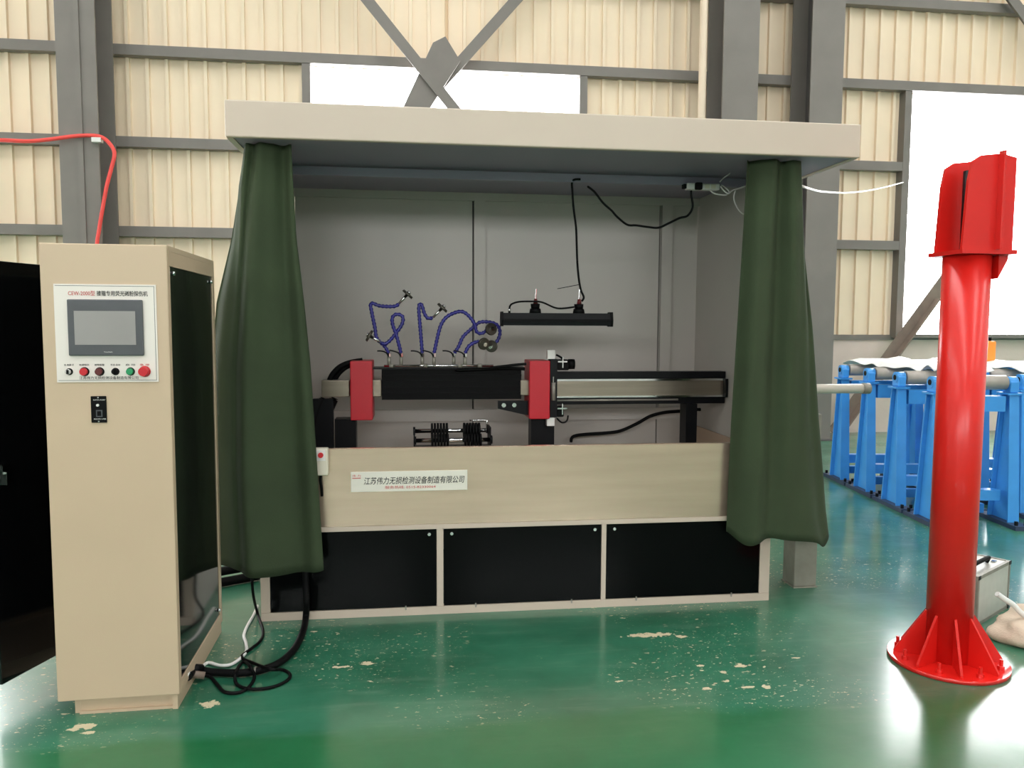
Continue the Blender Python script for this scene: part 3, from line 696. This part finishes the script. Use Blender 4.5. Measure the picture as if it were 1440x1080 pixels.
curtain('curtain', [
    (2.336, [(-0.79, 4.02), (-0.775, 3.90), (-0.72, 3.86), (-0.64, 3.87), (-0.56, 3.88)]),
    (2.15, [(-0.83, 4.00), (-0.80, 3.90), (-0.74, 3.85), (-0.64, 3.86), (-0.555, 3.87)]),
    (1.9, [(-0.87, 3.98), (-0.81, 3.88), (-0.76, 3.82), (-0.64, 3.86), (-0.545, 3.87)]),
    (1.6, [(-0.945, 3.97), (-0.84, 3.88), (-0.775, 3.80), (-0.63, 3.86), (-0.515, 3.87)]),
    (1.3, [(-0.975, 3.96), (-0.87, 3.87), (-0.79, 3.79), (-0.62, 3.85), (-0.49, 3.87)]),
    (0.8, [(-0.985, 3.95), (-0.87, 3.86), (-0.79, 3.77), (-0.60, 3.85), (-0.465, 3.87)]),
    (0.295, [(-0.985, 3.94), (-0.86, 3.86), (-0.77, 3.76), (-0.58, 3.84), (-0.438, 3.86)]),
], 3.85, 0.020, 'dark green canvas curtain drawn aside on the left, beside the control cabinet')
curtain('curtain', [
    (2.336, [(1.70, 3.88), (1.80, 3.86), (1.90, 3.87), (1.985, 3.88), (1.995, 3.96)]),
    (1.9, [(1.69, 3.88), (1.79, 3.85), (1.91, 3.86), (2.02, 3.88), (2.05, 3.98)]),
    (1.5, [(1.68, 3.88), (1.78, 3.84), (1.92, 3.85), (2.05, 3.87), (2.12, 4.00)]),
    (1.0, [(1.665, 3.88), (1.77, 3.83), (1.92, 3.84), (2.07, 3.86), (2.19, 4.02)]),
    (0.5, [(1.655, 3.88), (1.76, 3.82), (1.93, 3.83), (2.13, 3.85), (2.26, 4.03)]),
    (0.36, [(1.65, 3.88), (1.76, 3.82), (1.93, 3.83), (2.17, 3.85), (2.28, 4.03)]),
], 3.85, 0.026, 'dark green canvas curtain drawn aside on the right, nearest the red crane column', hem=lambda u: 0.045 * math.exp(-((u - 0.0) / 0.12) ** 2) - 0.015 * math.exp(-((u - 0.2) / 0.08) ** 2) + 0.02 * math.exp(-((u - 0.42) / 0.14) ** 2) - 0.055 * math.exp(-((u - 0.80) / 0.09) ** 2))

# ================================================================== CONTROL CABINET
cx, cy = -1.12, 3.06
cc = empty('control_cabinet', 'tall cream control cabinet with touch screen, buttons and an open black side door', 'cabinet', (cx, cy, 0), math.radians(1.2))
W_, D_, Z0, Z1 = 0.22, 0.76, 0.062, 1.784
B('front_panel', 'cream', cc, (-W_, W_, 0, 0.02, Z0, Z1), bev=0.004)
B('back_panel', 'cream', cc, (-W_, W_, D_ - 0.02, D_, Z0, Z1))
B('top_panel', 'cream', cc, (-W_, W_, 0.0205, D_ - 0.0205, Z1 - 0.02, Z1))
B('floor_panel', 'cream', cc, (-W_, W_, 0.0205, D_ - 0.0205, Z0, Z0 + 0.02))
sf = bm_new(); t_ = W_
box(sf, W_ - 0.02, W_, 0.0205, D_ - 0.0205, Z1 - 0.075, Z1 - 0.0205); box(sf, W_ - 0.02, W_, 0.0205, D_ - 0.0205, Z0 + 0.0205, Z0 + 0.045)
box(sf, W_ - 0.02, W_, 0.0205, 0.035, Z0 + 0.046, Z1 - 0.076); box(sf, W_ - 0.02, W_, D_ - 0.035, D_ - 0.0205, Z0 + 0.046, Z1 - 0.076)
build('side_frame', sf, 'cream', cc)
sd = B('side_panel', 'black_gloss', cc, (W_ - 0.012, W_ - 0.004, 0.036, D_ - 0.036, Z0 + 0.047, Z1 - 0.077))
for yy, zz in ((0.075, Z1 - 0.10), (D_ - 0.07, Z1 - 0.10), (D_ - 0.07, Z0 + 0.08)):
    CY('screw', 'chrome', sd, (W_ - 0.005, yy, zz), (W_ + 0.008, yy, zz), 0.008, seg=10)
pb = bm_new()
box(pb, -W_ + 0.07, W_ - 0.03, 0.03, 0.045, 0.0, Z0 - 0.0005)
build('plinth', pb, 'cream', cc)
B('plinth_lip', 'cream', cc, (-W_ + 0.07, W_ - 0.03, 0.018, 0.0298, 0.0, 0.01)); B('plinth', 'cream', cc, (-W_ + 0.07, W_ - 0.03, D_ - 0.06, D_ - 0.045, 0.0, Z0 - 0.0005))
B('plinth_rail', 'cream', cc, (W_ - 0.0295, W_ - 0.01, 0.012, D_ + 0.02, 0.0, Z0 - 0.0005)); B('plinth_rail', 'cream', cc, (-W_ + 0.05, -W_ + 0.0695, 0.03, D_, 0.0, Z0 - 0.0005))
# open left door, hinged at the back
db = bm_new(); ang = math.radians(200.5)
dirv = Vector((math.sin(math.radians(-19.5)), -math.cos(math.radians(-19.5)), 0)); nrm = Vector((dirv.y, -dirv.x, 0))
h0 = Vector((-W_ - 0.012, D_ - 0.0, 0))
def dpt(s, n, z): p = h0 + dirv * s + nrm * n; return (p.x, p.y, z)
vsd = [db.verts.new(dpt(s, n, z)) for z in (0.10, 1.728) for s, n in ((0.0, -0.011), (0.70, -0.011), (0.70, 0.011), (0.0, 0.011))]
for f in ((0, 1, 2, 3), (7, 6, 5, 4), (0, 4, 5, 1), (1, 5, 6, 2), (2, 6, 7, 3), (3, 7, 4, 0)): db.faces.new([vsd[i] for i in f])
door = build('side_door', db, 'black_gloss', cc, label='open glossy black door')
hb = bm_new()
sgn = -1 if (Vector((1.1, -3.06, 0)).dot(nrm)) < 0 else 1
for z, hh, dd, ln in ((0.935, 0.035, 0.022, 0.04), (0.90, 0.05, 0.03, 0.022)):
    vv = [hb.verts.new(dpt(0.655 + s * ln / 2, sgn * (0.0112 + n * dd), z + q * hh / 2)) for q in (-1, 1) for s, n in ((-1, 0), (1, 0), (1, 1), (-1, 1))]
    for f in ((0, 1, 2, 3), (7, 6, 5, 4), (0, 4, 5, 1), (1, 5, 6, 2), (2, 6, 7, 3), (3, 7, 4, 0)): hb.faces.new([vv[i] for i in f])
build('door_handle', hb, 'chrome', door)
for z in (0.35, 1.5):
    CY('hinge', 'galv', door, dpt(-0.006, 0, z - 0.04), dpt(-0.006, 0, z + 0.04), 0.008, seg=10)
# operator panel
def cw(p): return (p[0] - cx, p[2])
p0 = cw((-1.297, 3.060, 1.637)); p1 = cw((-0.941, 3.060, 1.277))
cp = B('operator_panel', 'panel_white', cc, (p0[0] + 0.003, p1[0], -0.004, -0.0005, p1[1], p0[1]))
fr = bm_new()
for (a, b, c, d) in ((p0[0] + 0.008, p1[0] - 0.006, p0[1] - 0.007, p0[1] - 0.0055), (p1[0] - 0.0075, p1[0] - 0.006, p1[1] + 0.006, p0[1] - 0.0055), (p0[0] + 0.008, p1[0] - 0.006, p1[1] + 0.006, p1[1] + 0.0075)):
    box(fr, a, b, -0.0046, -0.0041, c, d)
build('printed_border', fr, 'screen_frame', cp)
s0 = cw((-1.247, 3.055, 1.581)); s1 = cw((-0.987, 3.055, 1.375))
sc_ = B('screen_bezel', 'screen_frame', cp, (s0[0], s1[0], -0.016, -0.0042, s1[1], s0[1]), bev=0.004)
g0 = cw((-1.223, 3.050, 1.539)); g1 = cw((-1.012, 3.050, 1.415))
B('touch_screen', 'screen', cp, (g0[0], g1[0], -0.0175, -0.0162, g1[1], g0[1]))
lettering('Touchwin', 0.006, 'white', cp, ((s0[0] + s1[0]) / 2 - 0.008, -0.0162, s1[1] + 0.012), width=0.03)
BT = [(98, 0.0105, 'chrome', 'key_switch', '关 电源 开'), (119, 0.0145, 'btn_red', 'indicator_lamp', '电源指示'), (140, 0.0140, 'btn_dark', 'indicator_lamp', '故障报警'),
      (162, 0.0115, 'black', 'selector_switch', '手动 自动'), (183, 0.0130, 'btn_green', 'push_button', '启 动'), (203, 0.0185, 'btn_red', 'stop_button', '急 停')]
for (bx, rr, mm, nm, tx) in BT:
    X = cw((-1.196, 3.055, 1.320))[0] + (bx - 120) * 0.0025; Zb = 1.316
    ring = CY('button_collar', 'black' if nm != 'stop_button' else 'btn_red', cp, (X, -0.0041, Zb), (X, -0.010, Zb), rr + 0.0025, rr + 0.001, seg=18)
    CY(nm, mm, cp, (X, -0.0101, Zb), (X, -0.020 if nm != 'stop_button' else -0.03, Zb), rr, rr * 0.88, seg=18)
    if nm in ('key_switch', 'selector_switch'):
        B('switch_knob', 'black', cp, (X - 0.002, X + 0.002, -0.026, -0.0202, Zb - rr * 0.7, Zb + rr * 0.7))
    lettering(tx, 0.008, 'ink' if nm != 'stop_button' else 'ink_red', cp, (X - 0.017, -0.004, Zb + 0.022), width=0.034)
tw = cw((-1.147, 3.055, 1.592))
lettering('接箍专用荧光磁粉探伤机', 0.0205, 'ink', cp, (tw[0], -0.004, tw[1] + 0.004), width=0.177, bold=0.0002)
lettering('CEW-2000型', 0.0205, 'ink_red', cp, (tw[0] - 0.098, -0.004, tw[1] + 0.004), width=0.092, bold=0.0)
lettering('江苏伟力无损检测设备制造有限公司', 0.0125, 'ink', cp, (cw((-1.217, 3.055, 1.278))[0], -0.004, p1[1] + 0.011), width=0.205)
# data port plate
q0 = cw((-1.181, 3.060, 1.225)); q1 = cw((-1.127, 3.060, 1.126))
dp = B('port_plate', 'black', cc, (q0[0], q1[0], -0.006, -0.0005, q1[1], q0[1]), bev=0.002)
mx, mz = (q0[0] + q1[0]) / 2, (q0[1] + q1[1]) / 2
for zz in (q0[1] - 0.005, q1[1] + 0.005): CY('screw', 'chrome', dp, (mx, -0.006, zz), (mx, -0.0085, zz), 0.003, seg=8)
CY('port_button', 'white', dp, (mx - 0.002, -0.006, mz + 0.016), (mx - 0.002, -0.011, mz + 0.016), 0.005, seg=12)
B('port_socket', 'screen_frame', dp, (mx - 0.009, mx + 0.013, -0.0075, -0.0062, mz - 0.028, mz - 0.002))
B('port_socket_hole', 'black', dp, (mx - 0.005, mx + 0.009, -0.0082, -0.0076, mz - 0.024, mz - 0.006))
lettering('DATA PORT', 0.006, 'white', dp, (q0[0] + 0.010, -0.006, q0[1] - 0.016), width=0.042)
lettering('RS232 USB', 0.006, 'white', dp, (q0[0] + 0.010, -0.006, q1[1] + 0.012), width=0.042)

# ------------------------------------------------------------------ cables on the floor at the cabinet
tc = empty('thick_cable', 'thick black cable on the floor between control cabinet and booth', 'cable', (-0.72, 3.3, 0))
T('cable', 'black', tc, [tuple(Vector(p) - tc.location) for p in [(-0.905, 3.20, 0.07), (-0.915, 3.345, 0.035), (-0.845, 3.351, 0.019), (-0.709, 3.329, 0.019), (-0.601, 3.386, 0.019), (-0.542, 3.535, 0.019), (-0.528, 3.756, 0.019), (-0.535, 3.912, 0.030), (-0.529, 3.900, 0.118), (-0.532, 3.910, 0.224), (-0.537, 3.920, 0.419), (-0.534, 3.920, 0.635)]], 0.016, seg=10)
for cn, cm, a_, b_, r_ in (('connector', 'brown_steel', (-0.935, 3.291, 0.045), (-0.866, 3.300, 0.028), 0.015), ('connector', 'black_metal', (-0.932, 3.294, 0.065), (-0.890, 3.338, 0.040), 0.021)):
    CY(cn, cm, tc, tuple(Vector(a_) - tc.location), tuple(Vector(b_) - tc.location), r_, seg=12)
t0_ = Vector((-0.670, 3.338, 0.019)) - tc.location
CY('cable_tie', 'galv', tc, tuple(t0_ + Vector((-0.004, 0, 0))), tuple(t0_ + Vector((0.004, 0, 0))), 0.0185, seg=12)
T('thin_cable', 'black', None, [(-0.874, 3.297, 0.030), (-0.851, 3.329, 0.008), (-0.808, 3.258, 0.008), (-0.760, 3.183, 0.008), (-0.704, 3.170, 0.008), (-0.672, 3.216, 0.008), (-0.667, 3.307, 0.008), (-0.684, 3.312, 0.050), (-0.736, 3.462, 0.008), (-0.753, 3.442, 0.008), (-0.736, 3.268, 0.042), (-0.726, 3.246, 0.009), (-0.661, 3.190, 0.011), (-0.584, 3.200, 0.008), (-0.530, 3.251, 0.008), (-0.521, 3.310, 0.008), (-0.559, 3.363, 0.008), (-0.598, 3.286, 0.048), (-0.703, 3.449, 0.009), (-0.762, 3.513, 0.010), (-0.742, 3.600, 0.008), (-0.715, 3.694, 0.008), (-0.725, 3.815, 0.008), (-0.791, 4.026, 0.020), (-0.785, 3.900, 0.165), (-0.789, 3.900, 0.290), (-0.791, 3.910, 0.430)], 0.007, n=6, label='thin black cable coiled on the green floor by the cabinet', cat='cable')
T('white_cable', 'white', None, [(-0.905, 3.19, 0.085), (-0.922, 3.340, 0.050), (-0.913, 3.437, 0.009), (-0.895, 3.474, 0.008), (-0.836, 3.438, 0.008), (-0.786, 3.453, 0.008), (-0.756, 3.562, 0.008), (-0.775, 3.668, 0.008), (-0.806, 3.772, 0.008), (-0.813, 3.907, 0.008), (-0.811, 4.021, 0.008), (-0.817, 4.164, 0.008)], 0.0075, n=6, label='white cable snaking over the floor from the cabinet to the booth', cat='cable')
for dz, lab in ((0.0, 'black duct hose on the floor behind the left curtain, lower'), (0.055, 'black duct hose on the floor behind the left curtain, upper')):
    T('duct_hose', 'black', None, [(-0.88, 4.62 + dz, 0.028 + dz * 0.9), (-1.1, 4.50 + dz, 0.028 + dz * 0.9), (-1.4, 4.32 + dz, 0.028 + dz * 0.9), (-1.8, 4.2 + dz, 0.028 + dz * 0.9)], 0.027, label=lab, cat='hose')

# ================================================================== SUPPORT POST RIGHT OF BOOTH
sp = empty('support_post', 'short grey square steel post standing beside the right curtain', 'post', (2.225, 4.20, 0))
B('tube', 'concrete', sp, (-0.068, 0.068, -0.07, 0.07, 0.008, 1.0), bev=0.006)
B('foot_plate', 'concrete', sp, (-0.072, 0.072, -0.075, 0.075, 0.0, 0.0078))
bm = bm_new(); bar(bm, (0, 0.02, 1.0), (0.0, 0.40, 1.0), 0.06, 0.04); bar(bm, (0, 0.40, 0.98), (0, 0.40, 1.07), 0.06, 0.06)
build('saddle_arm', bm, 'concrete', sp)

# ================================================================== RED CRANE COLUMN
cr = empty('jib_crane_column', 'red jib crane column with gusseted round base at the right', 'crane', (2.375, 3.13, 0))
CY('base_disc', 'red_disc', cr, (0, 0, 0), (0, 0, 0.018), 0.245, seg=48)
CY('pole', 'red_crane', cr, (0, 0, 0.0182), (0, 0, 1.80), 0.094, seg=40)
for k in range(8):
    a = math.radians(22.5 + 45 * k)
    b = bm_new(); u = Vector((math.cos(a), math.sin(a), 0)); n = Vector((-u.y, u.x, 0)) * 0.005
    poly = [u * 0.090 + Vector((0, 0, 0.0185)), u * 0.222 + Vector((0, 0, 0.0185)), u * 0.222 + Vector((0, 0, 0.03)), u * 0.098 + Vector((0, 0, 0.225)), u * 0.090 + Vector((0, 0, 0.225))]
    v0 = [b.verts.new(p - n) for p in poly]; v1 = [b.verts.new(p + n) for p in poly]
    for i in range(5): b.faces.new((v0[i], v0[(i + 1) % 5], v1[(i + 1) % 5], v1[i]))
    b.faces.new(list(reversed(v0))); b.faces.new(v1); build('gusset', b, 'red_crane', cr)
    if k % 2 == 0 or True:
        a2 = a + math.radians(22.5); c, s = 0.205 * math.cos(a2), 0.205 * math.sin(a2)
        bt = CY('anchor_bolt', 'red_crane', cr, (c, s, 0.0182), (c, s, 0.062), 0.0075, seg=8); CY('nut', 'red_crane', bt, (c, s, 0.0183), (c, s, 0.034), 0.014, seg=6)
# swivel head
hd = bm_new(); box(hd, -0.105, 0.145, -0.11, 0.11, 1.8005, 1.818); build('head_plate', hd, 'red_crane', cr)
hd = bm_new(); prism(hd, [(-0.10, 1.8185), (0.13, 1.8185), (0.13, 2.20), (0.06, 2.215), (-0.03, 2.205), (-0.07, 2.18), (-0.085, 2.1)], 'y', -0.10, -0.086); build('cheek_plate', hd, 'red_crane', cr)
hd = bm_new(); prism(hd, [(-0.10, 1.8185), (0.06, 1.8185), (0.06, 2.215), (-0.03, 2.205), (-0.07, 2.18), (-0.085, 2.1)], 'y', 0.066, 0.08); build('cheek_plate', hd, 'red_crane', cr)
hd = bm_new(); u_ = Vector((0.60, 0.80, 0)); bar(hd, Vector((0.052, -0.116, 1.8185)), Vector((0.052, -0.116, 2.222)), 0.03, 0.010); build('head_fin', hd, 'red_disc', cr)
hd = bm_new(); prism(hd, [(0.095, 1.80), (0.14, 1.80), (0.135, 1.775), (0.095, 1.70)], 'y', -0.07, 0.07); build('head_bracket', hd, 'red_crane', cr)
CY('pivot_pin', 'black_metal', cr, (0.0, 0, 1.8185), (0.0, 0, 2.16), 0.03, seg=16)
ar = bm_new(); u = Vector((0.62, 0.785, 0))
bar(ar, u * 0.17 + Vector((0, 0, 2.02)), u * 2.2 + Vector((0, 0, 2.02)), 0.06, 0.012); bar(ar, u * 0.17 + Vector((0, 0, 1.90)), u * 2.2 + Vector((0, 0, 1.90)), 0.06, 0.012); bar(ar, u * 0.12 + Vector((0, 0, 1.96)), u * 2.2 + Vector((0, 0, 1.96)), 0.01, 0.11)
build('jib_arm', ar, 'red_crane', cr)

# ================================================================== CASE AND SACK
ca = empty('flight_case', 'silver aluminium carrying case standing behind the red crane column', 'case', (2.790, 3.484, 0.000), math.radians(32))
B('shell', 'case', ca, (0.0, 0.42, 0.0, 0.20, 0.004, 0.252), bev=0.006)
for (x0, x1, y0, y1, z0, z1) in ((-0.004, 0.424, -0.004, 0.012, 0.238, 0.256), (-0.004, 0.424, -0.004, 0.012, 0.0, 0.016), (-0.004, 0.012, -0.004, 0.012, 0.0165, 0.2375), (0.408, 0.424, -0.004, 0.012, 0.0165, 0.2375), (-0.004, 0.424, 0.188, 0.204, 0.238, 0.256), (-0.004, 0.012, 0.0125, 0.1875, 0.238, 0.256), (0.408, 0.424, 0.0125, 0.1875, 0.238, 0.256)):
    B('edge_trim', 'galv', ca, (x0, x1, y0, y1, z0, z1))
T('handle', 'black', ca, [(0.10, 0.07, 0.256), (0.105, 0.06, 0.278), (0.13, 0.055, 0.286), (0.27, 0.055, 0.286), (0.295, 0.06, 0.278), (0.30, 0.07, 0.256)], 0.011)
for x in (0.06, 0.33): B('latch', 'chrome', ca, (x, x + 0.03, 0.04, 0.06, 0.2525, 0.258))
for x in (-0.006, 0.402):
    for z in (0.0, 0.238): B('corner_cap', 'black_metal', ca, (x, x + 0.024, -0.007, -0.0042, z, z + 0.02))

sk = empty('woven_sack', 'slumped beige woven sack on the floor beside the silver case', 'sack', (3.0, 3.31, 0))
bm = bm_new(); bmesh.ops.create_uvsphere(bm, u_segments=40, v_segments=22, radius=1.0)
for v in bm.verts:
    x, y, z = v.co
    w = 1 + 0.10 * math.sin(4 * x + 2.1 * y) + 0.07 * math.sin(7 * y - 3 * z) + 0.05 * math.sin(11 * x + 5 * z)
    v.co = Vector((x * 0.235 * w, y * 0.17 * w, max(0.0, 0.055 + z * 0.085 * w + 0.02 * x)))
for f in bm.faces: f.smooth = True
build('bag', bm, 'sack', sk)
T('rolled_neck', 'film', sk, [tuple(Vector(p) - sk.location) for p in [(2.744, 3.300, 0.234), (2.782, 3.300, 0.208), (2.829, 3.300, 0.179), (2.868, 3.300, 0.142), (2.915, 3.300, 0.105), (2.956, 3.300, 0.055)]], 0.013)

# ================================================================== BLUE ROLLER STANDS
SW = 0.575
def make_stand():
    e = empty('roller_stand', 'x', 'roller stand', (0, 0, 0), group='blue roller stands by the window')
    for x in (0.0, SW):
        pb_ = B('base_plate', 'blue_plate', e, (x - 0.06, x + 0.06, -0.235, 0.265, 0.0, 0.032))
        for yy in (-0.20, 0.23):
            for sx in (-0.035, 0.035): CY('bolt', 'black_metal', pb_, (x + sx, yy, 0.0322), (x + sx, yy, 0.062), 0.013, seg=8)
        up = bm_new()                                   # tapered I-section upright
        zb, zt = 0.0325, 0.985
        for yb, yt in ((-0.115, -0.05), (0.13, 0.04)):
            t = 0.012
            v0 = [up.verts.new((x + sx, yb + sy * t, zb)) for sx, sy in ((-0.042, 0), (0.042, 0), (0.042, 1), (-0.042, 1))]
            v1 = [up.verts.new((x + sx * 0.85, yt + sy * t, zt)) for sx, sy in ((-0.042, 0), (0.042, 0), (0.042, 1), (-0.042, 1))]
            for i in range(4): up.faces.new((v0[i], v0[(i + 1) % 4], v1[(i + 1) % 4], v1[i]))
            up.faces.new(list(reversed(v0))); up.faces.new(v1)
        build('upright', up, 'blue_stand', e)
        wb = bm_new(); prism(wb, [(-0.102, zb), (0.129, zb), (0.039, zt), (-0.037, zt)], 'x', x - 0.006, x + 0.006); build('web', wb, 'blue_stand', e)
        hb_ = bm_new(); box(hb_, x - 0.058, x + 0.058, -0.068, 0.072, 0.986, 1.0); box(hb_, x - 0.032, x + 0.032, -0.052, 0.056, 1.0002, 1.085, bev=0.008)
        k = build('bearing_block', hb_, 'blue_stand', e)
        CY('bearing_cap', 'blue_stand', k, (x - 0.036, 0.002, 1.075), (x + 0.036, 0.002, 1.075), 0.045, seg=20)
        CY('bearing_bore', 'black_metal', k, (x - 0.040, 0.002, 1.075), (x - 0.0362, 0.002, 1.075), 0.022, seg=14)
    CY('roller', 'roller', e, (0.045, 0.002, 1.075), (SW - 0.045, 0.002, 1.075), 0.055, seg=24)
    B('cross_beam', 'blue_stand', e, (0.06, SW - 0.06, -0.045, 0.045, 0.86, 0.975)); B('cross_beam', 'blue_stand', e, (0.055, SW - 0.055, -0.03, 0.05, 0.18, 0.26))
    B('tie_bar', 'blue_stand', e, (0.08, SW - 0.08, 0.12, 0.17, 0.05, 0.12))
    return e
proto = make_stand()
SPOT = [(3.90, 5.42, 'nearest blue roller stand, partly behind the red crane column'), (3.965, 5.95, 'third blue roller stand from the booth, just left of the red crane column'),
        (4.03, 6.48, 'second blue roller stand from the booth, behind the white piston end'), (4.095, 7.01, 'farthest left blue roller stand, next to the green curtain'),
        (4.80, 5.62, 'blue roller stand at the right picture edge, nearest of the right row'), (4.865, 6.15, 'second blue roller stand of the right row behind the crane column'),
        (4.93, 6.68, 'third blue roller stand of the right row under plastic film'), (4.995, 7.21, 'rearmost blue roller stand of the right row near the window wall')]
for i, (x, y, lab) in enumerate(SPOT):
    o = proto if i == 0 else copy_tree(proto)
    o.location = (x, y, 0); o.rotation_euler = (0, 0, math.radians(-6.9)); o['label'] = lab

# crumpled plastic film over the rollers
def film(name, x0, x1, y0, y1, z, label, seed):
    rnd = random.Random(seed); nx, ny = 46, 46; b = bm_new(); g = []
    ph = [(rnd.uniform(6, 26), rnd.uniform(6, 26), rnd.uniform(0, 6), rnd.uniform(0.003, 0.011)) for _ in range(9)]
    for j in range(ny + 1):
        row = []
        for i in range(nx + 1):
            x = x0 + (x1 - x0) * i / nx; y = y0 + (y1 - y0) * j / ny
            x += 0.02 * math.sin(9 * y + seed); y += 0.02 * math.sin(8 * x + seed)
            h = sum(a * math.sin(kx * x + ky * y + p) for kx, ky, p, a in ph)
            edge = min(i, nx - i, j, ny - j)
            row.append(b.verts.new((x, y, z + h - (0.03 * (1 - edge / 5.0) if edge < 5 else 0))))
        g.append(row)
    for j in range(ny):
        for i in range(nx):
            f = b.faces.new((g[j][i], g[j][i + 1], g[j + 1][i + 1], g[j + 1][i])); f.smooth = True
    o = build(name, b, 'film', None, label=label, cat='plastic film')
    s = o.modifiers.new('thickness', 'SOLIDIFY'); s.thickness = 0.002
film('plastic_film', 4.17, 4.72, 5.80, 7.15, 1.170, 'crumpled white plastic film lying over the left row of rollers', 3)
film('plastic_film', 5.02, 5.55, 5.50, 7.30, 1.165, 'crumpled white plastic film lying over the right row of rollers', 5)

oc = empty('orange_jug', 'small orange container standing on the film, right of the red crane column', 'container', (5.24, 6.6, 1.172))
B('body', 'orange', oc, (-0.07, 0.07, -0.05, 0.05, 0.0, 0.19), bev=0.015)
CY('cap', 'black', oc, (0.03, 0, 0.1905), (0.03, 0, 0.225), 0.02, seg=14)
T('grip', 'orange', oc, [(-0.05, 0, 0.188), (-0.045, 0, 0.215), (-0.01, 0, 0.22), (0.0, 0, 0.188)], 0.009)
